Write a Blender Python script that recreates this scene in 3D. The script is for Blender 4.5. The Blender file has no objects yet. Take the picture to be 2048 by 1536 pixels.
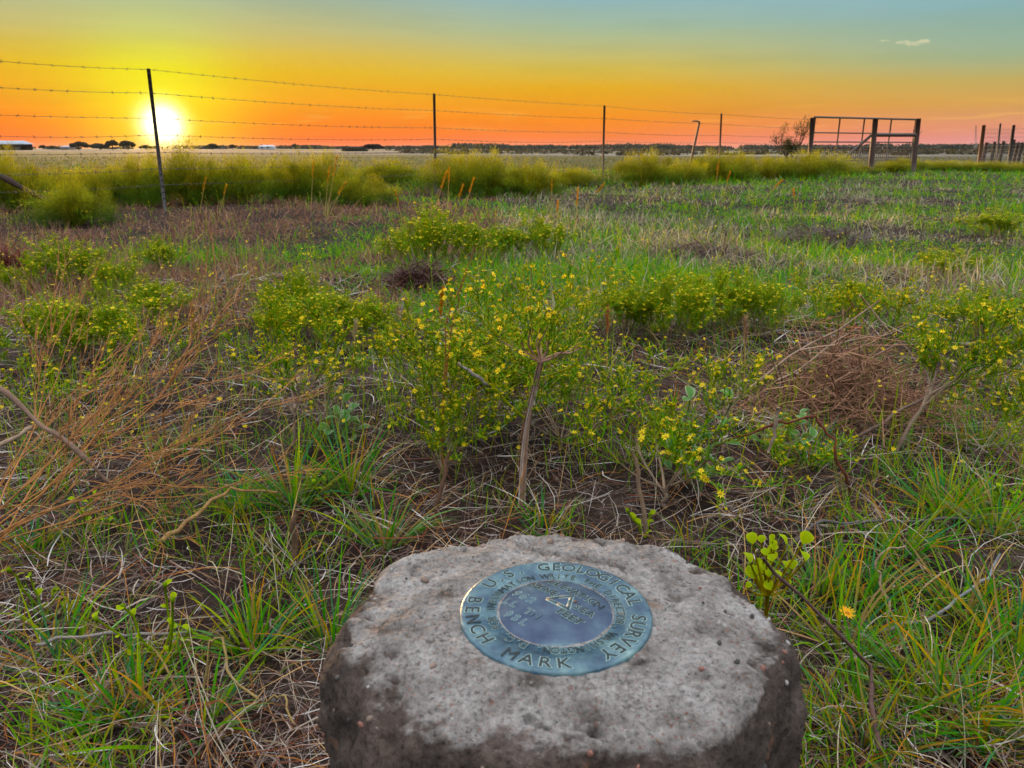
import bpy, math
import numpy as np
from mathutils import noise, Vector, Matrix

rng = np.random.default_rng(11)
C = bpy.context.scene.collection
R = math.radians

# ------------------------------------------------------------------ camera
F_PX, PITCH, CAM = 1538.0, R(17.03), np.array([0.0, 0.0, 0.6])
cam = bpy.data.cameras.new('camera')
cam.sensor_width = 36.0
cam.lens = 36.0 * F_PX / 2048.0
cam.clip_start, cam.clip_end = 0.02, 20000.0
cam.dof.use_dof = True
cam.dof.focus_distance = 0.78
cam.dof.aperture_fstop = 27.0
cam_o = bpy.data.objects.new('camera', cam)
C.objects.link(cam_o)
cam_o.location = CAM
cam_o.rotation_euler = (R(90) - PITCH, 0, 0)
bpy.context.scene.camera = cam_o

# ------------------------------------------------------------------ sky and sun
SUN_EL, SUN_AZ = R(1.5), R(-23.3)          # azimuth from +Y towards +X
SUN_DIR = np.array([math.sin(SUN_AZ) * math.cos(SUN_EL), math.cos(SUN_AZ) * math.cos(SUN_EL), math.sin(SUN_EL)])
world = bpy.data.worlds.new('World')
bpy.context.scene.world = world
world.use_nodes = True
nt = world.node_tree
nt.nodes.clear()


def nd(tree, kind, **kw):
    n = tree.nodes.new(kind)
    for k, v in kw.items():
        setattr(n, k, v)
    return n


def mth(tree, op, a, b=None, c=None, clamp=False):
    n = nd(tree, 'ShaderNodeMath', operation=op, use_clamp=clamp)
    for i, v in enumerate((a, b, c)):
        if v is None:
            continue
        if isinstance(v, (int, float)):
            n.inputs[i].default_value = v
        else:
            tree.links.new(v, n.inputs[i])
    return n.outputs[0]


def mixc(tree, fac, a, b, blend='MIX'):
    n = nd(tree, 'ShaderNodeMix', data_type='RGBA', blend_type=blend)
    for sock, v in ((n.inputs[0], fac), (n.inputs[6], a), (n.inputs[7], b)):
        if isinstance(v, (int, float)):
            sock.default_value = v
        elif isinstance(v, (tuple, list)):
            sock.default_value = (*v, 1.0)
        else:
            tree.links.new(v, sock)
    return n.outputs[2]


def ramp(tree, fac, stops, interp='LINEAR'):
    n = nd(tree, 'ShaderNodeValToRGB')
    cr = n.color_ramp
    cr.interpolation = interp
    while len(cr.elements) < len(stops):
        cr.elements.new(0.5)
    for e, (p, c) in zip(cr.elements, stops):
        e.position = p
        e.color = (*c, 1.0) if len(c) == 3 else c
    if fac is not None:
        tree.links.new(fac, n.inputs[0])
    return n.outputs[0]


tc = nd(nt, 'ShaderNodeTexCoord')
sep = nd(nt, 'ShaderNodeSeparateXYZ')
nt.links.new(tc.outputs['Generated'], sep.inputs[0])
zc = mth(nt, 'MINIMUM', mth(nt, 'MAXIMUM', sep.outputs[2], -1.0), 1.0)
elev = mth(nt, 'MULTIPLY', mth(nt, 'ARCSINE', zc), 180 / math.pi)
efac = mth(nt, 'SQRT', mth(nt, 'DIVIDE', mth(nt, 'MAXIMUM', elev, 0.0), 90.0))
ep = lambda e: math.sqrt(e / 90.0)
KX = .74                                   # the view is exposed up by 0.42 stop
low = lambda e, c: tuple(v * (KX if e < 13 else (.84 if e < 20 else 1.0)) for v in c)  # upper sky left far brighter than the sky in view, as added fill light
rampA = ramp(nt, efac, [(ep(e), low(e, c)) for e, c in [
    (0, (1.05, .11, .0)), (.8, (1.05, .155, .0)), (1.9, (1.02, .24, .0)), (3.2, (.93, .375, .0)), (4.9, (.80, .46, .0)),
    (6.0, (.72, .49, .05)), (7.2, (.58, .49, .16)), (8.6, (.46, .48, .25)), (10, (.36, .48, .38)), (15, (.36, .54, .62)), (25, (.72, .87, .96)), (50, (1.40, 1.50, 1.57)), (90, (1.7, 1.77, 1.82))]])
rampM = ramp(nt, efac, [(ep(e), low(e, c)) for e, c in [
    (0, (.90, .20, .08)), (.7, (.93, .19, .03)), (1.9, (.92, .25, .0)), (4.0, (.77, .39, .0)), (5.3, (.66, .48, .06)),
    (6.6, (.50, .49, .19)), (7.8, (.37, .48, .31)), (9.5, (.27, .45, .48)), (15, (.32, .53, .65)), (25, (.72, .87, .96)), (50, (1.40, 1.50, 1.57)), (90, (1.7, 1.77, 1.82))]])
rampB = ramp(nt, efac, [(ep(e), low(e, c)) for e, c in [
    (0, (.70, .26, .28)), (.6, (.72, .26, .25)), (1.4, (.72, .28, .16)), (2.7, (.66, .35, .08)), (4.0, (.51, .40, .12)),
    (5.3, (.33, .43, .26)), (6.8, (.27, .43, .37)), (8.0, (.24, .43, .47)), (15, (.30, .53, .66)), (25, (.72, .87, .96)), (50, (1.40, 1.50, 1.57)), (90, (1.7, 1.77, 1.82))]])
hl = mth(nt, 'SQRT', mth(nt, 'ADD', mth(nt, 'MULTIPLY', sep.outputs[0], sep.outputs[0]), mth(nt, 'ADD', mth(nt, 'MULTIPLY', sep.outputs[1], sep.outputs[1]), 1e-6)))
hd = mth(nt, 'DIVIDE', mth(nt, 'ADD', mth(nt, 'MULTIPLY', sep.outputs[0], math.sin(SUN_AZ)), mth(nt, 'MULTIPLY', sep.outputs[1], math.cos(SUN_AZ))), hl)
daz = mth(nt, 'MULTIPLY', mth(nt, 'ARCCOSINE', mth(nt, 'MINIMUM', mth(nt, 'MAXIMUM', hd, -1.0), 1.0)), 180 / math.pi)


def az_mix(lo, hi):
    m = nd(nt, 'ShaderNodeMapRange', interpolation_type='SMOOTHSTEP')
    m.inputs[1].default_value, m.inputs[2].default_value = lo, hi
    nt.links.new(daz, m.inputs[0])
    return m.outputs[0]


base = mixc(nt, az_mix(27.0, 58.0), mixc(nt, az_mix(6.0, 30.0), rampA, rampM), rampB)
# glow around the sun
dot = nd(nt, 'ShaderNodeVectorMath', operation='DOT_PRODUCT')
nt.links.new(tc.outputs['Generated'], dot.inputs[0])
dot.inputs[1].default_value = SUN_DIR
th = mth(nt, 'MULTIPLY', mth(nt, 'ARCCOSINE', mth(nt, 'MINIMUM', dot.outputs['Value'], 1.0)), 180 / math.pi)


def gauss(w, amp):
    t = mth(nt, 'DIVIDE', th, w)
    return mth(nt, 'MULTIPLY', mth(nt, 'EXPONENT', mth(nt, 'MULTIPLY', mth(nt, 'MULTIPLY', t, t), -1.0)), amp)


comb = nd(nt, 'ShaderNodeCombineColor')
nt.links.new(mth(nt, 'ADD', gauss(1.05, 2.6), gauss(5.2, .08)), comb.inputs[0])
nt.links.new(mth(nt, 'ADD', gauss(1.05, 2.6), gauss(4.8, .38)), comb.inputs[1])
nt.links.new(gauss(.98, 2.0), comb.inputs[2])
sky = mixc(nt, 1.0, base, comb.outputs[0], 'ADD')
# faint streaks of cloud low down and one small puff higher up
mp = nd(nt, 'ShaderNodeMapping')
nt.links.new(tc.outputs['Generated'], mp.inputs[0])
mp.inputs['Scale'].default_value = (9, 9, 95)
cn = nd(nt, 'ShaderNodeTexNoise')
cn.inputs['Scale'].default_value, cn.inputs['Detail'].default_value = 1.6, 6.0
nt.links.new(mp.outputs[0], cn.inputs['Vector'])
cm = nd(nt, 'ShaderNodeMapRange', interpolation_type='SMOOTHSTEP')
cm.inputs[1].default_value, cm.inputs[2].default_value = .56, .70
nt.links.new(cn.outputs['Fac'], cm.inputs[0])
band = mth(nt, 'MULTIPLY', mth(nt, 'SUBTRACT', 1.0, mth(nt, 'ABSOLUTE', mth(nt, 'DIVIDE', mth(nt, 'SUBTRACT', elev, 1.9), 1.2)), clamp=True), .30)
sky = mixc(nt, mth(nt, 'MULTIPLY', cm.outputs[0], band), sky, (.76, .42, .08))


mp2 = nd(nt, 'ShaderNodeMapping')
nt.links.new(tc.outputs['Generated'], mp2.inputs[0])
mp2.inputs['Scale'].default_value = (2.2, 2.2, 17)
mp2.inputs['Rotation'].default_value = (.06, .03, 0)
cn2 = nd(nt, 'ShaderNodeTexNoise')
cn2.inputs['Scale'].default_value, cn2.inputs['Detail'].default_value = 1.5, 5.0
nt.links.new(mp2.outputs[0], cn2.inputs['Vector'])
sky = mixc(nt, 1.0, sky, ramp(nt, cn2.outputs['Fac'], [(.32, (.90, .92, .93)), (.5, (1, 1, 1)), (.70, (1.0, .97, .90))]), 'MULTIPLY')


def puff(vec, w):
    d = nd(nt, 'ShaderNodeVectorMath', operation='SUBTRACT')
    nt.links.new(tc.outputs['Generated'], d.inputs[0])
    d.inputs[1].default_value = vec
    s = nd(nt, 'ShaderNodeVectorMath', operation='MULTIPLY')
    nt.links.new(d.outputs[0], s.inputs[0])
    s.inputs[1].default_value = (1 / w, 1 / w, 4.2 / w)
    ln = nd(nt, 'ShaderNodeVectorMath', operation='LENGTH')
    nt.links.new(s.outputs[0], ln.inputs[0])
    n2 = nd(nt, 'ShaderNodeTexNoise')
    n2.inputs['Scale'].default_value, n2.inputs['Detail'].default_value = 130.0, 4.0
    nt.links.new(tc.outputs['Generated'], n2.inputs['Vector'])
    v = mth(nt, 'SUBTRACT', mth(nt, 'MULTIPLY', n2.outputs['Fac'], 2.2), mth(nt, 'ADD', mth(nt, 'MULTIPLY', ln.outputs['Value'], .75), .52))
    return mth(nt, 'MULTIPLY', v, 2.0, clamp=True)


def ray(px, py):
    a, b = (px - 1024) / F_PX, (768 - py) / F_PX
    return np.array([a, math.cos(PITCH) + b * math.sin(PITCH), -math.sin(PITCH) + b * math.cos(PITCH)])


for (px, py, w) in ((1828, 87, .017), (1846, 82, .010), (1800, 84, .009), (1772, 81, .008)):
    v = ray(px, py)
    sky = mixc(nt, mth(nt, 'MULTIPLY', puff(v / np.linalg.norm(v), w), .5), sky, (.60, .53, .32))
nish = nd(nt, 'ShaderNodeTexSky', sky_type='NISHITA')
nish.sun_disc = False
nish.sun_elevation, nish.sun_rotation = SUN_EL, SUN_AZ
nish.air_density, nish.dust_density, nish.ozone_density = 1.0, 0.0, 2.0
bg = nd(nt, 'ShaderNodeBackground')
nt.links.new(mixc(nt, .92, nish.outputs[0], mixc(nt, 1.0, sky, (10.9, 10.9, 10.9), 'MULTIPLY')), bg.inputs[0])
bg.inputs[1].default_value = 0.1
wo = nd(nt, 'ShaderNodeOutputWorld')
nt.links.new(bg.outputs[0], wo.inputs[0])

sun = bpy.data.lights.new('sun', 'SUN')
sun.energy, sun.angle, sun.color = 5.0, R(0.6), (1.0, .56, .22)
sun_o = bpy.data.objects.new('sun', sun)
C.objects.link(sun_o)
sun_o.rotation_euler = Vector(SUN_DIR).to_track_quat('Z', 'Y').to_euler()
sun_o.location = (0, 0, 30)

vs = bpy.context.scene.view_settings
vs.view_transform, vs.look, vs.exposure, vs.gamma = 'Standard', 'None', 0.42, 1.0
cy = bpy.context.scene.cycles
cy.use_denoising = True
cy.max_bounces, cy.diffuse_bounces, cy.transmission_bounces, cy.glossy_bounces = 3, 1, 2, 1
cy.sample_clamp_indirect = 6.0
cy.use_adaptive_sampling, cy.adaptive_threshold = True, 0.02


# ------------------------------------------------------------------ numeric helpers
def sstep(a, b, x):
    t = np.clip((np.asarray(x, float) - a) / (b - a), 0, 1)
    return t * t * (3 - 2 * t)


_grids = {}


def vn(x, y, scale, seed=0):
    """smooth value noise 0..1 on numpy arrays"""
    if seed not in _grids:
        _grids[seed] = np.random.default_rng(1000 + seed).random((256, 256))
    g = _grids[seed]
    X, Y = np.asarray(x, float) / scale + 57.3, np.asarray(y, float) / scale + 91.7
    i, j = np.floor(X).astype(int), np.floor(Y).astype(int)
    u, v = X - i, Y - j
    u, v = u * u * (3 - 2 * u), v * v * (3 - 2 * v)
    a, b = g[i % 256, j % 256], g[(i + 1) % 256, j % 256]
    c, d = g[i % 256, (j + 1) % 256], g[(i + 1) % 256, (j + 1) % 256]
    return (a * (1 - u) + b * u) * (1 - v) + (c * (1 - u) + d * u) * v


def terrain(x, y):
    r = np.hypot(x, y)
    z = 0.13 * (1 - sstep(1.6, 7.0, r))
    near = 1 - sstep(20, 60, r)
    z = z + near * ((vn(x, y, .55, 1) - .5) * .035 + (vn(x, y, 1.9, 2) - .5) * .07 * sstep(1.2, 3, r) + (vn(x, y, .13, 3) - .5) * .012)
    z = z - 0.035 * np.exp(-(((x - .024) ** 2 + (y - .327) ** 2) / .3 ** 2))
    # wide swells far away: fields rise and fall a little
    z = z + sstep(90, 260, y) * (vn(x, y, 420, 4) - .55) * .9 + sstep(900, 2600, r) * (vn(x, y, 1500, 5)) * 3.0
    return z


def at(px, py, d):
    r = ray(px, py)
    return CAM + r * (d / r[1])


def gnd(px, py):
    r = ray(px, py)
    t = (0.1 - CAM[2]) / r[2]
    for _ in range(25):
        p = CAM + r * t
        t = t + ((terrain(p[0], p[1]) - p[2]) / r[2]) * .7
    p = CAM + r * t
    return np.array([p[0], p[1], float(terrain(p[0], p[1]))])


def col_at(px, d):
    """ground point in image column px at forward distance d"""
    x = 0.0
    for _ in range(4):
        z = float(terrain(x, d))
        x = (px - 1024) / F_PX * (d * math.cos(PITCH) - (z - CAM[2]) * math.sin(PITCH))
    return np.array([x, d, float(terrain(x, d))])


def nrm(v):
    v = np.asarray(v, float)
    return v / (np.linalg.norm(v) + 1e-12)


# ------------------------------------------------------------------ mesh helpers
class Geo:
    def __init__(s):
        s.V, s.F, s.K, s.n = [], [], [], 0

    def add(s, V, F, K):
        V = np.asarray(V, float).reshape(-1, 3)
        K = np.asarray(K, float)
        if K.ndim == 1:
            K = np.tile(K, (len(V), 1))
        s.V.append(V)
        s.K.append(K)
        for f in (F if isinstance(F, list) else [F]):
            s.F.append(np.asarray(f, np.int32) + s.n)
        s.n += len(V)
        return s

    def build(s, name, mat, parent=None, origin=(0, 0, 0), smooth=False):
        V = np.concatenate(s.V) - np.asarray(origin, float)
        me = bpy.data.meshes.new(name)
        loops = np.concatenate([f.ravel() for f in s.F])
        tot = np.concatenate([np.full(len(f), f.shape[1], np.int32) for f in s.F])
        start = np.concatenate([[0], np.cumsum(tot)[:-1]]).astype(np.int32)
        me.vertices.add(len(V))
        me.vertices.foreach_set('co', V.astype(np.float32).ravel())
        me.loops.add(len(loops))
        me.loops.foreach_set('vertex_index', loops.astype(np.int32))
        me.polygons.add(len(tot))
        me.polygons.foreach_set('loop_start', start)
        me.polygons.foreach_set('loop_total', tot)
        if smooth:
            me.polygons.foreach_set('use_smooth', np.ones(len(tot), bool))
        K = np.concatenate(s.K)
        a = me.attributes.new('Col', 'FLOAT_COLOR', 'POINT')
        a.data.foreach_set('color', np.hstack([K, np.ones((len(K), 1))]).astype(np.float32).ravel())
        me.update(calc_edges=True)
        me.validate()
        me.materials.append(mat)
        return link(name, me, parent)


def link(name, data, parent=None):
    o = bpy.data.objects.new(name, data)
    C.objects.link(o)
    if parent is not None:
        o.parent = parent
    return o


def tag(o, label=None, cat=None, group=None, kind=None):
    for k, v in (('label', label), ('category', cat), ('group', group), ('kind', kind)):
        if v:
            o[k] = v
    return o


def thing(name, label, cat, loc=(0, 0, 0), group=None):
    o = bpy.data.objects.new(name, None)
    o.empty_display_size = 0.05
    C.objects.link(o)
    o.location = tuple(float(v) for v in loc)
    return tag(o, label, cat, group)


def dup(root, loc, rz=0.0, sc=(1, 1, 1), label=None, group=None):
    r = root.copy()
    C.objects.link(r)
    r.location, r.rotation_euler, r.scale = tuple(float(v) for v in loc), (0, 0, rz), sc
    if label:
        r['label'] = label
    if group:
        r['group'] = group
    for ch in list(root.children):
        c = ch.copy()
        C.objects.link(c)
        c.parent = r
        for g in list(ch.children):
            d = g.copy()
            C.objects.link(d)
            d.parent = c
    return r


def blades(g, base, az, L, w, lean, bend, col, tip=None, seg=3, curl=0.0, twist=None, dip=0.0):
    """N tapering ribbons; lean is the angle from vertical at the root, bend the extra angle at the tip"""
    base = np.asarray(base, float)
    N = len(base)
    f = lambda v: np.broadcast_to(np.asarray(v, float), (N,))
    az, L, w, lean, bend, curl = map(f, (az, L, w, lean, bend, curl))
    col = np.broadcast_to(np.asarray(col, float), (N, 3))
    tip = col if tip is None else np.broadcast_to(np.asarray(tip, float), (N, 3))
    P = np.zeros((N, seg + 1, 3))
    P[:, 0] = base
    for k in range(seg):
        t = (k + .5) / seg
        a = lean + bend * t
        z = az + curl * t
        st = np.stack([np.sin(a) * np.cos(z), np.sin(a) * np.sin(z), np.cos(a)], 1) * (L / seg)[:, None]
        P[:, k + 1] = P[:, k] + st
    tw = rng.uniform(-.9, .9, N) if twist is None else f(twist)
    sx = np.stack([-np.sin(az) * np.cos(tw), np.cos(az) * np.cos(tw), np.sin(tw)], 1)
    t = np.linspace(0, 1, seg + 1)
    prof = np.clip(1.02 - t ** 2.2, .06, 1) * np.clip(.65 + t * 1.6, 0, 1)
    half = sx[:, None, :] * (w[:, None] * prof[None, :] * .5)[..., None]
    V = np.stack([P - half, P + half], 2).reshape(N, -1, 3)
    K = (col[:, None, :] * (1 - t)[None, :, None] + tip[:, None, :] * t[None, :, None])
    K = np.repeat(K, 2, axis=1)
    q = np.array([[2 * k, 2 * k + 1, 2 * k + 3, 2 * k + 2] for k in range(seg)])
    F = (q[None] + (np.arange(N) * (seg + 1) * 2)[:, None, None]).reshape(-1, 4)
    g.add(V.reshape(-1, 3), F, K.reshape(-1, 3))
    return P


def tubes(g, P, Rd, col, sides=4, tipcol=None):
    """P (N,K,3) polylines, Rd (N,K) radii"""
    P = np.asarray(P, float)
    N, K, _ = P.shape
    Rd = np.broadcast_to(np.asarray(Rd, float), (N, K))
    col = np.broadcast_to(np.asarray(col, float), (N, 3))
    T = np.gradient(P, axis=1)
    T /= np.linalg.norm(T, axis=2, keepdims=True) + 1e-12
    ref = np.where(np.abs(T[:, :1, 2:3]) > .8, np.array([1., 0, 0]), np.array([0, 0, 1.]))
    ref = np.broadcast_to(ref, T.shape)
    U = np.cross(T, ref)
    U /= np.linalg.norm(U, axis=2, keepdims=True) + 1e-12
    W = np.cross(T, U)
    a = np.arange(sides) * 2 * math.pi / sides
    V = P[:, :, None, :] + Rd[:, :, None, None] * (U[:, :, None, :] * np.cos(a)[None, None, :, None] + W[:, :, None, :] * np.sin(a)[None, None, :, None])
    q = np.array([[k * sides + s, k * sides + (s + 1) % sides, (k + 1) * sides + (s + 1) % sides, (k + 1) * sides + s] for k in range(K - 1) for s in range(sides)])
    F = (q[None] + (np.arange(N) * K * sides)[:, None, None]).reshape(-1, 4)
    tcol = col if tipcol is None else np.broadcast_to(np.asarray(tipcol, float), (N, 3))
    t = np.linspace(0, 1, K)[None, :, None]
    KK = np.repeat(col[:, None] * (1 - t) + tcol[:, None] * t, sides, axis=1)
    faces = [F]
    if sides == 4:
        c = np.array([[0, 1, 2, 3], [(K - 1) * 4 + 3, (K - 1) * 4 + 2, (K - 1) * 4 + 1, (K - 1) * 4]])
        faces.append((c[None] + (np.arange(N) * K * 4)[:, None, None]).reshape(-1, 4))
    elif sides == 3:
        c = np.array([[0, 1, 2], [(K - 1) * 3 + 2, (K - 1) * 3 + 1, (K - 1) * 3]])
        faces.append((c[None] + (np.arange(N) * K * 3)[:, None, None]).reshape(-1, 3))
    g.add(V.reshape(-1, 3), faces, KK.reshape(-1, 3))


def tube1(g, pts, r0, r1, col, sides=6, rough=0.0, tipcol=None):
    P = np.asarray(pts, float)
    rr = np.linspace(r0, r1, len(P)) * (1 + rough * rng.normal(0, 1, len(P)))
    tubes(g, P[None], rr[None], np.asarray(col)[None], sides, None if tipcol is None else np.asarray(tipcol)[None])
    if sides > 4:
        n = g.n - len(P) * sides
        g.F.append(np.array([[n + i for i in range(sides)]], np.int32))
        g.F.append(np.array([[g.n - 1 - i for i in range(sides)]], np.int32))


def wander(a, b, k=6, amp=.02):
    """an uneven line from a to b"""
    a, b = np.asarray(a, float), np.asarray(b, float)
    t = np.linspace(0, 1, k)[:, None]
    off = np.cumsum(rng.normal(0, amp, (k, 3)), 0)
    off = off - off[0] * (1 - t) - off[-1] * t
    return a * (1 - t) + b * t + off


def box(g, lo, hi, col):
    (x0, y0, z0), (x1, y1, z1) = lo, hi
    V = [(x0, y0, z0), (x1, y0, z0), (x1, y1, z0), (x0, y1, z0), (x0, y0, z1), (x1, y0, z1), (x1, y1, z1), (x0, y1, z1)]
    F = [(0, 3, 2, 1), (4, 5, 6, 7), (0, 1, 5, 4), (1, 2, 6, 5), (2, 3, 7, 6), (3, 0, 4, 7)]
    g.add(V, np.array(F), col)


def bar(g, a, b, w, t, col, up=(0, 0, 1)):
    """rectangular bar from a to b"""
    a, b = np.asarray(a, float), np.asarray(b, float)
    d = nrm(b - a)
    u = nrm(np.cross(d, up)) if abs(np.dot(d, up)) < .98 else np.array([1., 0, 0])
    v = np.cross(d, u)
    V = [p + u * sx * w / 2 + v * sy * t / 2 for p in (a, b) for sx, sy in ((-1, -1), (1, -1), (1, 1), (-1, 1))]
    F = [(0, 1, 2, 3), (7, 6, 5, 4), (0, 4, 5, 1), (1, 5, 6, 2), (2, 6, 7, 3), (3, 7, 4, 0)]
    g.add(V, np.array(F), col)


def stamp(g, TV, TF, TK, pos, M, sc):
    """copies of a small template: pos (N,3), M (N,3,3), sc (N,)"""
    N = len(pos)
    V = np.einsum('nij,kj->nki', M, TV) * np.asarray(sc)[:, None, None] + np.asarray(pos)[:, None, :]
    n = len(TV)
    F = [(f[None] + (np.arange(N) * n)[:, None, None]).reshape(-1, f.shape[1]) for f in TF]
    g.add(V.reshape(-1, 3), F, np.tile(TK, (N, 1)))


def frames(D, rg):
    """rotation matrices whose z axis is D (N,3)"""
    D = D / (np.linalg.norm(D, axis=1, keepdims=True) + 1e-9)
    r = rg.normal(size=D.shape)
    U = np.cross(D, r)
    U /= np.linalg.norm(U, axis=1, keepdims=True) + 1e-9
    return np.stack([U, np.cross(D, U), D], 2)


# ------------------------------------------------------------------ materials
def material(name):
    m = bpy.data.materials.new(name)
    m.use_nodes = True
    t = m.node_tree
    return m, t, t.nodes['Principled BSDF'], t.nodes['Material Output']


def attr_material(name, transl=0.0, rough=.7, spec=.25, var=0.0, vscale=60.0, bump=0.0, bscale=300.0, sat=1.0):
    m, t, b, out = material(name)
    a = nd(t, 'ShaderNodeAttribute', attribute_name='Col')
    col = a.outputs['Color']
    if sat != 1.0:
        hs = nd(t, 'ShaderNodeHueSaturation')
        hs.inputs['Saturation'].default_value = sat
        t.links.new(col, hs.inputs['Color'])
        col = hs.outputs[0]
    if var:
        geo = nd(t, 'ShaderNodeNewGeometry')
        n = nd(t, 'ShaderNodeTexNoise')
        n.inputs['Scale'].default_value, n.inputs['Detail'].default_value = vscale, 4.0
        t.links.new(geo.outputs['Position'], n.inputs['Vector'])
        k = ramp(t, n.outputs['Fac'], [(.25, (1 - var,) * 3), (.75, (1 + var * .35,) * 3)])
        col = mixc(t, 1.0, col, k, 'MULTIPLY')
        if bump:
            n2 = nd(t, 'ShaderNodeTexNoise')
            n2.inputs['Scale'].default_value, n2.inputs['Detail'].default_value = bscale, 5.0
            t.links.new(geo.outputs['Position'], n2.inputs['Vector'])
            bp = nd(t, 'ShaderNodeBump')
            bp.inputs['Strength'].default_value = bump
            bp.inputs['Distance'].default_value = .004
            t.links.new(n2.outputs['Fac'], bp.inputs['Height'])
            t.links.new(bp.outputs[0], b.inputs['Normal'])
    t.links.new(col, b.inputs['Base Color'])
    b.inputs['Roughness'].default_value = rough
    b.inputs['Specular IOR Level'].default_value = spec
    if transl:
        tr = nd(t, 'ShaderNodeBsdfTranslucent')
        t.links.new(mixc(t, 1.0, col, (1.25, 1.12, .7), 'MULTIPLY'), tr.inputs['Color'])
        mx = nd(t, 'ShaderNodeMixShader')
        mx.inputs[0].default_value = transl
        t.links.new(b.outputs[0], mx.inputs[1])
        t.links.new(tr.outputs[0], mx.inputs[2])
        t.links.new(mx.outputs[0], out.inputs[0])
    return m


M_leaf = attr_material('living_leaf', .42, .6, .10, sat=1.15)
M_weed = attr_material('fence_weed_leaf', .52, .7, .1)
M_dry = attr_material('dry_straw', .25, .6, .2, sat=1.3)
M_twig = attr_material('woody_twig', 0, .85, .15, .35, 90, .5, 500, sat=1.2)
M_petal = attr_material('yellow_petal', .35, .6, .2)
M_metal = attr_material('weathered_steel', 0, .55, .5, .45, 25, .3, 200)
M_wire = attr_material('galvanised_wire', 0, .5, .5)
M_wood = attr_material('weathered_wood', 0, .85, .2, .5, 14, .6, 80)
M_far = attr_material('distant_foliage', .2, .8, .1)
M_paint = attr_material('building_paint', 0, .6, .3, .2, .5)

# ground: red-brown soil close by, mown and grazed fields beyond
M_ground, t, b, out = material('field_soil')
geo = nd(t, 'ShaderNodeNewGeometry')
sp = nd(t, 'ShaderNodeSeparateXYZ')
t.links.new(geo.outputs['Position'], sp.inputs[0])


def tex(t, vec, scale, detail=5.0, kind='ShaderNodeTexNoise', rough=.55):
    n = nd(t, kind)
    n.inputs['Scale'].default_value = scale
    if 'Detail' in n.inputs:
        n.inputs['Detail'].default_value = detail
        n.inputs['Roughness'].default_value = rough
    t.links.new(vec, n.inputs['Vector'])
    return n


n1 = tex(t, geo.outputs['Position'], 9.0, 8.0)
n2 = tex(t, geo.outputs['Position'], 140.0, 6.0)
soil = ramp(t, n1.outputs['Fac'], [(.3, (.016, .011, .010)), (.5, (.045, .026, .021)), (.72, (.085, .056, .045))])
soil = mixc(t, .6, soil, ramp(t, n2.outputs['Fac'], [(.3, (.35, .33, .33)), (.6, (1, 1, 1)), (.8, (1.7, 1.6, 1.5))]), 'MULTIPLY')
mpf = nd(t, 'ShaderNodeMapping')
mpf.inputs['Scale'].default_value = (.012, .075, 1)
t.links.new(geo.outputs['Position'], mpf.inputs[0])
nf = tex(t, mpf.outputs[0], 1.0, 6.0)
field = ramp(t, nf.outputs['Fac'], [(.30, (.04, .052, .014)), (.45, (.075, .075, .028)), (.58, (.11, .09, .045)), (.72, (.045, .058, .018))])
mpg = nd(t, 'ShaderNodeMapping')
mpg.inputs['Scale'].default_value = (.004, .010, 1)
t.links.new(geo.outputs['Position'], mpg.inputs[0])
ng = tex(t, mpg.outputs[0], 1.0, 5.0)
farf = ramp(t, ng.outputs['Fac'], [(.36, (.055, .05, .045)), (.50, (.10, .085, .07)), (.58, (.30, .25, .17)), (.64, (.12, .10, .075))])


def band_fac(t, v, a, b_):
    mr = nd(t, 'ShaderNodeMapRange', interpolation_type='SMOOTHSTEP')
    mr.inputs[1].default_value, mr.inputs[2].default_value = a, b_
    t.links.new(v, mr.inputs[0])
    return mr.outputs[0]


cfield = mixc(t, band_fac(t, sp.outputs[1], 18.0, 34.0), soil, field)
cfield = mixc(t, band_fac(t, mth(t, 'ADD', sp.outputs[1], mth(t, 'MULTIPLY', sp.outputs[0], .9)), 62.0, 76.0), cfield, farf)
t.links.new(cfield, b.inputs['Base Color'])
b.inputs['Roughness'].default_value = .95
b.inputs['Specular IOR Level'].default_value = .1
bp = nd(t, 'ShaderNodeBump')
bp.inputs['Strength'].default_value, bp.inputs['Distance'].default_value = .9, .012
t.links.new(n2.outputs['Fac'], bp.inputs['Height'])
t.links.new(bp.outputs[0], b.inputs['Normal'])

# ------------------------------------------------------------------ ground sheet
NG = 330
u = np.linspace(-1, 1, NG)
gx = .25 * np.sinh(u * 10.5)
gy = gx + 1.2
X, Y = np.meshgrid(gx, gy)
Z = terrain(X, Y)
q = np.arange(NG * NG).reshape(NG, NG)
g = Geo().add(np.stack([X, Y, Z], 2).reshape(-1, 3), np.stack([q[:-1, :-1], q[:-1, 1:], q[1:, 1:], q[1:, :-1]], 2).reshape(-1, 4), (.2, .2, .2))
ground = g.build('ground', M_ground, smooth=True)
tag(ground, 'red-brown soil and open fields running flat to the horizon', 'ground', kind='structure')

# ------------------------------------------------------------------ concrete survey monument
MC = np.array([.0215, .3315])
M_conc, t, b, out = material('weathered_concrete')
geo = nd(t, 'ShaderNodeNewGeometry')
pos = geo.outputs['Position']
w1 = tex(t, pos, 45.0, 6.0)
w2 = tex(t, pos, 330.0, 6.0, rough=.7)
w3 = tex(t, pos, 16.0, 5.0)
cc = ramp(t, w1.outputs['Fac'], [(.30, (.075, .058, .050)), (.41, (.21, .183, .172)), (.64, (.34, .308, .298))])
grain = ramp(t, w2.outputs['Fac'], [(.32, (.18, .15, .13)), (.45, (.9, .88, .87)), (.68, (1.6, 1.56, 1.54))])
cc = mixc(t, .75, cc, grain, 'MULTIPLY')
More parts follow.
